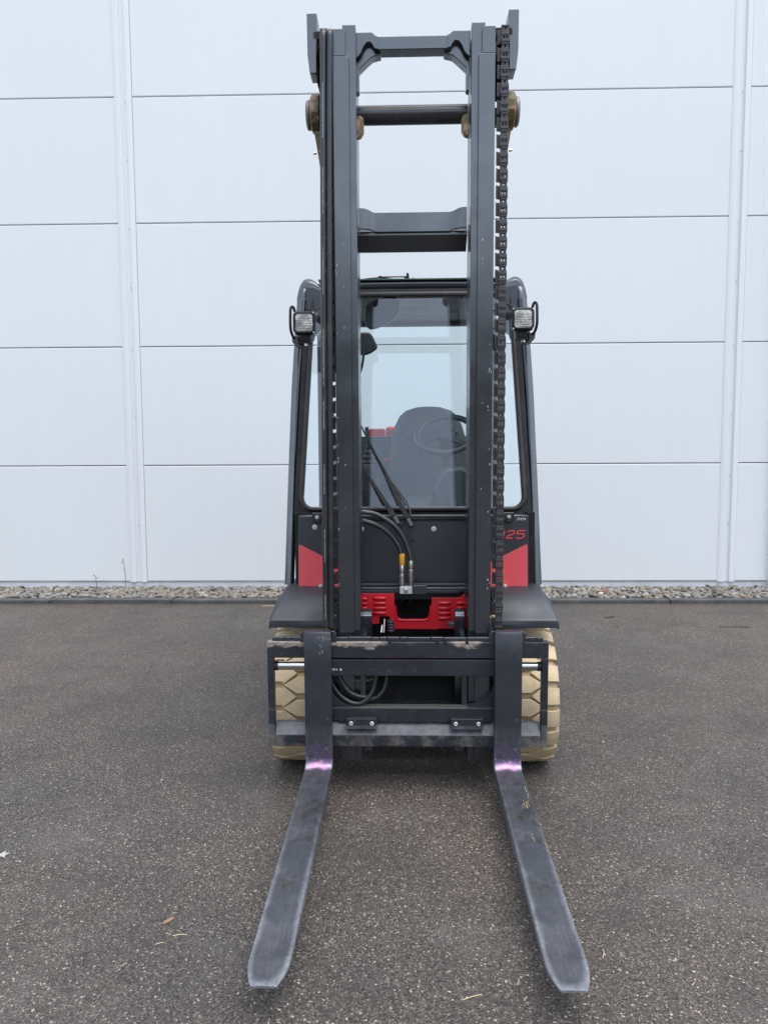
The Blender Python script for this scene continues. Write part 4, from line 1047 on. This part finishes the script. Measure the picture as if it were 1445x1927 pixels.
# --- work lamps on the front pillars
def lamp(s_, cx, cz):
    y0 = .52
    hs_ = MB(); rows = []
    for (y, h) in ((y0, .0475), (y0 + .004, .0500), (y0 + .030, .0500), (y0 + .055, .038), (y0 + .075, .022)):
        row = []
        for k in range(24):
            a = 2 * math.pi * (k + .5) / 24; c_, s2 = math.cos(a), math.sin(a)
            row.append((cx + h * math.copysign(abs(c_) ** .35, c_), y, cz + h * math.copysign(abs(s2) ** .35, s2)))
        rows.append(row)
    hs_.grid(rows, close=True); hs_.add(rows[0], [tuple(range(24))]); hs_.add(rows[-1], [tuple(range(24))])
    o = hs_.build('work_lamp', M['lamp_body'], fl, bev=.002, sharp=50)
    bz = MB(); w2 = .0385
    q = []
    for h, y in ((.0465, y0 - .0005), (.0465, y0 - .006), (.0400, y0 - .008), (.0385, y0 - .003)):
        row = []
        for k in range(28):
            a = 2 * math.pi * (k + .5) / 28; c_, s2 = math.cos(a), math.sin(a)
            row.append((cx + h * math.copysign(abs(c_) ** .4, c_), y, cz + h * math.copysign(abs(s2) ** .4, s2)))
        q.append(row)
    bz.grid(q, close=True); bz.build('bezel', M['lamp_body'], o, sharp=50)
    # ribbed lens
    ln = MB(); rows = []; n_ = 33
    for i in range(n_):
        t = -1 + 2 * i / (n_ - 1); z = cz + t * .0375
        row = []
        for k in range(17):
            u_ = -1 + 2 * k / 16; bul = .006 * (1 - u_ * u_) * (1 - t * t)
            rb = .0016 * (1 if i % 3 == 0 else -.3 if i % 3 == 1 else .2) * (1 if u_ * u_ + t * t < .95 else .2)
            row.append((cx + u_ * .0375, y0 - .0042 - bul - rb, z))
        rows.append(row)
    ln.grid(rows); ln.build('lens', M['lens'], o, sharp=18)
    for a, b in ((-1, -1), (1, -1), (-1, 1), (1, 1)):
        MB().cyl((cx + a * .0425, y0 - .0055, cz + b * .0425), (cx + a * .0425, y0 - .0095, cz + b * .0425), .0036, n=10).build('bezel_screw', M['steel'], o)
    # U bracket underneath, bolt, and loop guard outside
    MB().box(cx - .030, cx + .030, y0 + .012, y0 + .045, cz - .0865, cz - .0815).add([], []).build('lamp_foot', M['lamp_body'], o, bev=.001)
    for a in (-1, 1): MB().box(cx + a * .030 - .002, cx + a * .030 + .002, y0 + .012, y0 + .045, cz - .0865, cz - .045).build('lamp_cheek', M['lamp_body'], o)
    MB().box(cx - .0215, cx + .0215, y0 + .010, y0 + .04, cz - .080, cz - .045).build('lamp_mount', M['black'], o, bev=.003)
    MB().cyl((cx + .004, y0 + .02, cz - .088), (cx + .004, y0 + .02, cz - .098), .0085, n=6).build('foot_nut', M['steel'], o)
    gx_ = cx + s_ * .058
    MB().tube([(cx + s_ * .050, y0 + .05, cz - .060), (gx_ - s_ * .001, y0 + .03, cz - .048), (gx_ + s_ * .004, y0 + .012, cz - .02), (gx_ + s_ * .004, y0 + .012, cz + .04), (gx_ + s_ * .002, y0 + .016, cz + .066), (gx_ - s_ * .005, y0 + .02, cz + .073), (gx_ - s_ * .012, y0 + .025, cz + .062), (gx_ - s_ * .013, y0 + .03, cz + .045), (cx + s_ * .048, y0 + .035, cz + .040)], .0062, 10, 6).build('lamp_guard', M['lamp_body'], o)
    pl = MB().prism([(cx + s_ * .022, cz - .055), (cx + s_ * .062, cz - .050), (cx + s_ * .060, cz - .078), (cx + s_ * .036, cz - .104), (cx + s_ * .0, cz - .106), (cx + s_ * .0, cz - .055)], 'y', y0 + .045, y0 + .055)
    pl.build('bracket', M['paint_body'], o, bev=.003)
    # arm back to the mast-side bracket and cable
    MB().tube([(cx - s_ * .045, y0 + .06, cz + .035), (cx - s_ * .060, y0 + .07, cz + .050), (cx - s_ * .085, y0 + .09, cz + .062), (cx - s_ * .12, y0 + .12, cz + .055)], .0045, 8, 6).build('lamp_cable', M['rubber'], o)
    MB().tube([(cx - s_ * .020, y0 + .065, cz + .040), (cx - s_ * .035, y0 + .08, cz + .066), (cx - s_ * .065, y0 + .10, cz + .083), (cx - s_ * .10, y0 + .12, cz + .083)], .0035, 8, 6).build('lamp_cable', M['rubber'], o)
    MB().cyl((cx - s_ * .068, y0 + .04, cz + .020), (cx - s_ * .068, y0 + .06, cz + .020), .019, n=20).build('swivel', M['lamp_body'], o, bev=.002)
    MB().cyl((cx - s_ * .068, y0 + .034, cz + .020), (cx - s_ * .068, y0 + .04, cz + .020), .008, n=16).build('swivel_bolt', M['black'], o)
    MB().obox((cx - s_ * .068, y0 + .055, cz + .02), (cx - s_ * .10, y0 + .11, cz + .06), .026, .022, .01, (0, -1, 0)).build('swivel_arm', M['paint_body'], o, bev=.002)
lamp(-1, -.4725, 1.876); lamp(1, .4825, 1.884)

# ------------------------------------------------------------------ small things on the ground
def wpt(px, wy): pass
def scrap(name, pts, loc, h, mat, label, cat, rz=0, group=None, curl=.0):
    m = MB(); n_ = len(pts)
    top = [(x, y, h + curl * (x * x + y * y)) for x, y in pts]; bot = [(x, y, .0005) for x, y in pts]
    m.add(top + bot, [tuple(range(n_)), tuple(range(2 * n_ - 1, n_ - 1, -1))] + [(i, (i + 1) % n_, (i + 1) % n_ + n_, i + n_) for i in range(n_)])
    o = m.build(name, mat); o.location = (loc[0] * BS, loc[1] * BS, .001); o.rotation_euler.z = rz
    return tag(o, label, cat, group)
star = [(-.020, .002), (-.006, .010), (.000, .026), (.006, .012), (.022, .012), (.012, -.002), (.020, -.020), (.004, -.010), (-.018, -.018), (-.010, -.004)]
scrap('paper_scrap', star, (-1.262, 2.424), .0025, M['paper'], 'pale star-shaped scrap lying on the asphalt at the left edge', 'litter')
leaf = [(-.020, 0), (-.010, .006), (.006, .007), (.018, .003), (.024, 0), (.016, -.004), (.004, -.006), (-.012, -.004)]
scrap('dry_leaf', leaf, (-.616, 2.065), .003, M['dry_leaf'], 'small curled brown leaf on the asphalt left of the forks', 'leaf', .9)
scrap('dry_leaf', [(x * 3, y * 4) for x, y in leaf], (1.895, 6.62), .07, M['dry_leaf'], 'brown dead leaf lying on the pebbles right of the forklift', 'leaf', .3)
def twig(a, b, r_, mat, label, cat='twig', bend=.004):
    a, b = Vector((*a, r_ + .001)), Vector((*b, r_ + .001)); mdl = (a + b) / 2 + Vector((bend, bend, 0))
    o = MB().tube([Vector((0, 0, 0)), mdl - a, b - a], r_, 6, 5).build('twig' if cat == 'twig' else 'straw', mat); o.location = (a.x * BS, a.y * BS, a.z)
    return tag(o, label, cat, 'straws on the asphalt' if cat == 'straw' else None)
twig((.185, 1.750), (.235, 1.768), .0014, M['straw'], 'pale straw on the asphalt between the fork tips', 'straw')
twig((-.585, 2.00), (-.545, 2.003), .0014, M['straw'], 'longer of two straws left of the left fork tip', 'straw')
twig((-.62, 1.965), (-.600, 1.97), .0013, M['straw'], 'shorter straw at far left of the left fork tip', 'straw')
twig((.565, 1.90), (.575, 1.935), .0014, M['straw'], 'short straw beside the right fork near its tip', 'straw')
twig((.325, 1.80), (.330, 1.825), .0012, M['straw'], 'tiny straw on the asphalt inside the right fork tip', 'straw')
twig((2.44, 5.52), (2.66, 5.51), .0028, M['bark'], 'thin dark stick on the asphalt at the right edge', 'twig', .01)
twig((1.69, 5.83), (1.78, 5.87), .004, M['bark'], 'short dark twig on the asphalt right of the forklift', 'twig', .006)
twig((-1.02, 6.33), (-.80, 6.33), .004, M['straw'], 'thin pale stick lying along the kerb left of the forklift', 'twig', .003)

# loose grit spread over the yard
gr = MB(); rnd = random.Random(3)
for k in range(3600):
    y = 1.3 + 4.9 * rnd.random() ** 1.5; x = rnd.uniform(-.62, .62) * (y + .3)
    s_ = rnd.choice((.0012, .0016, .002, .0025, .003)) * rnd.uniform(.8, 1.5)
    if rnd.random() < .02: s_ *= 1.7
    a = rnd.uniform(0, 6.28); c_, s2 = math.cos(a), math.sin(a); el = rnd.uniform(.5, 1)
    base_ = [(1, 0), (.3, .8 * el), (-.8, .5 * el), (-.9, -.4 * el), (.1, -.9 * el)]
    pts = [(x + (p * c_ - q * s2) * s_, y + (p * s2 + q * c_) * s_) for p, q in base_]
    h = s_ * rnd.uniform(.4, .9)
    gr.add([(*p, -.0005) for p in pts] + [(x + (p[0] - x) * .6, y + (p[1] - y) * .6, h) for p in pts], [(5, 6, 7, 8, 9)] + [(i, (i + 1) % 5, (i + 1) % 5 + 5, i + 5) for i in range(5)])
for k in range(420):
    t = rnd.random(); x = .105 + .29 * t + rnd.gauss(0, .012); y = 2.06 + .03 * t + rnd.gauss(0, .009 + .01 * (t < .4)); s_ = rnd.uniform(.0006, .0018)
    gr.add([(x - s_, y, .0012), (x, y - s_, .0012), (x + s_ * 1.4, y, .0012), (x, y + s_, .0012)], [(0, 1, 2, 3)])
gm, gn, gbs = newmat('pale_grit'); ov = coords(gn); gbs.inputs['Roughness'].default_value = .8
L(gn, ramp(gn, noise(gn, ov, 70, 2, .5), [(.35, (.12, .11, .10)), (.55, (.30, .28, .25)), (.7, (.52, .49, .44))]), gbs.inputs['Base Color'])
go = gr.build('grit', gm, sharp=10); tag(go, 'loose pale grit scattered over the asphalt', 'grit', kind='stuff')

# weeds growing out of the pebbles by the wall
def weed(x, y, h, label, leaves):
    o = MB().tube([(0, 0, 0), (.004, 0, h * .4), (-.003, 0, h * .75), (-.012, 0, h)], .0022, 6, 6).build('weed', M['stem'])
    o.location = (x * BS, y * BS, .03); o.scale = (BS,) * 3; tag(o, label, 'weed', 'weeds by the wall')
    for (dx, dz, s_) in leaves:
        m = MB(); m.add([(0, 0, 0), (s_ * .6, -.002, s_ * .4), (s_, 0, 0), (s_ * .5, .002, -s_ * .35)], [(0, 1, 2, 3)])
        q = m.build('leaf', M['stem'], o); q.location = (dx, 0, dz)
weed(-2.36, 6.93, .29, 'tall thin weed growing from the pebbles beside the left wall post', [(-.022, .28, .012), (-.030, .265, .014), (-.012, .29, .010), (-.004, .19, -.012), (.0, .17, .012), (0, .10, .011), (-.006, .08, .010), (-.03, .25, .014)])
weed(-2.62, 6.92, .15, 'short weed growing from the pebbles at far left', [(-.02, .145, .012), (-.03, .138, .012), (.0, .12, .014), (.008, .118, .012), (0, .06, .01), (-.012, .025, .016)])
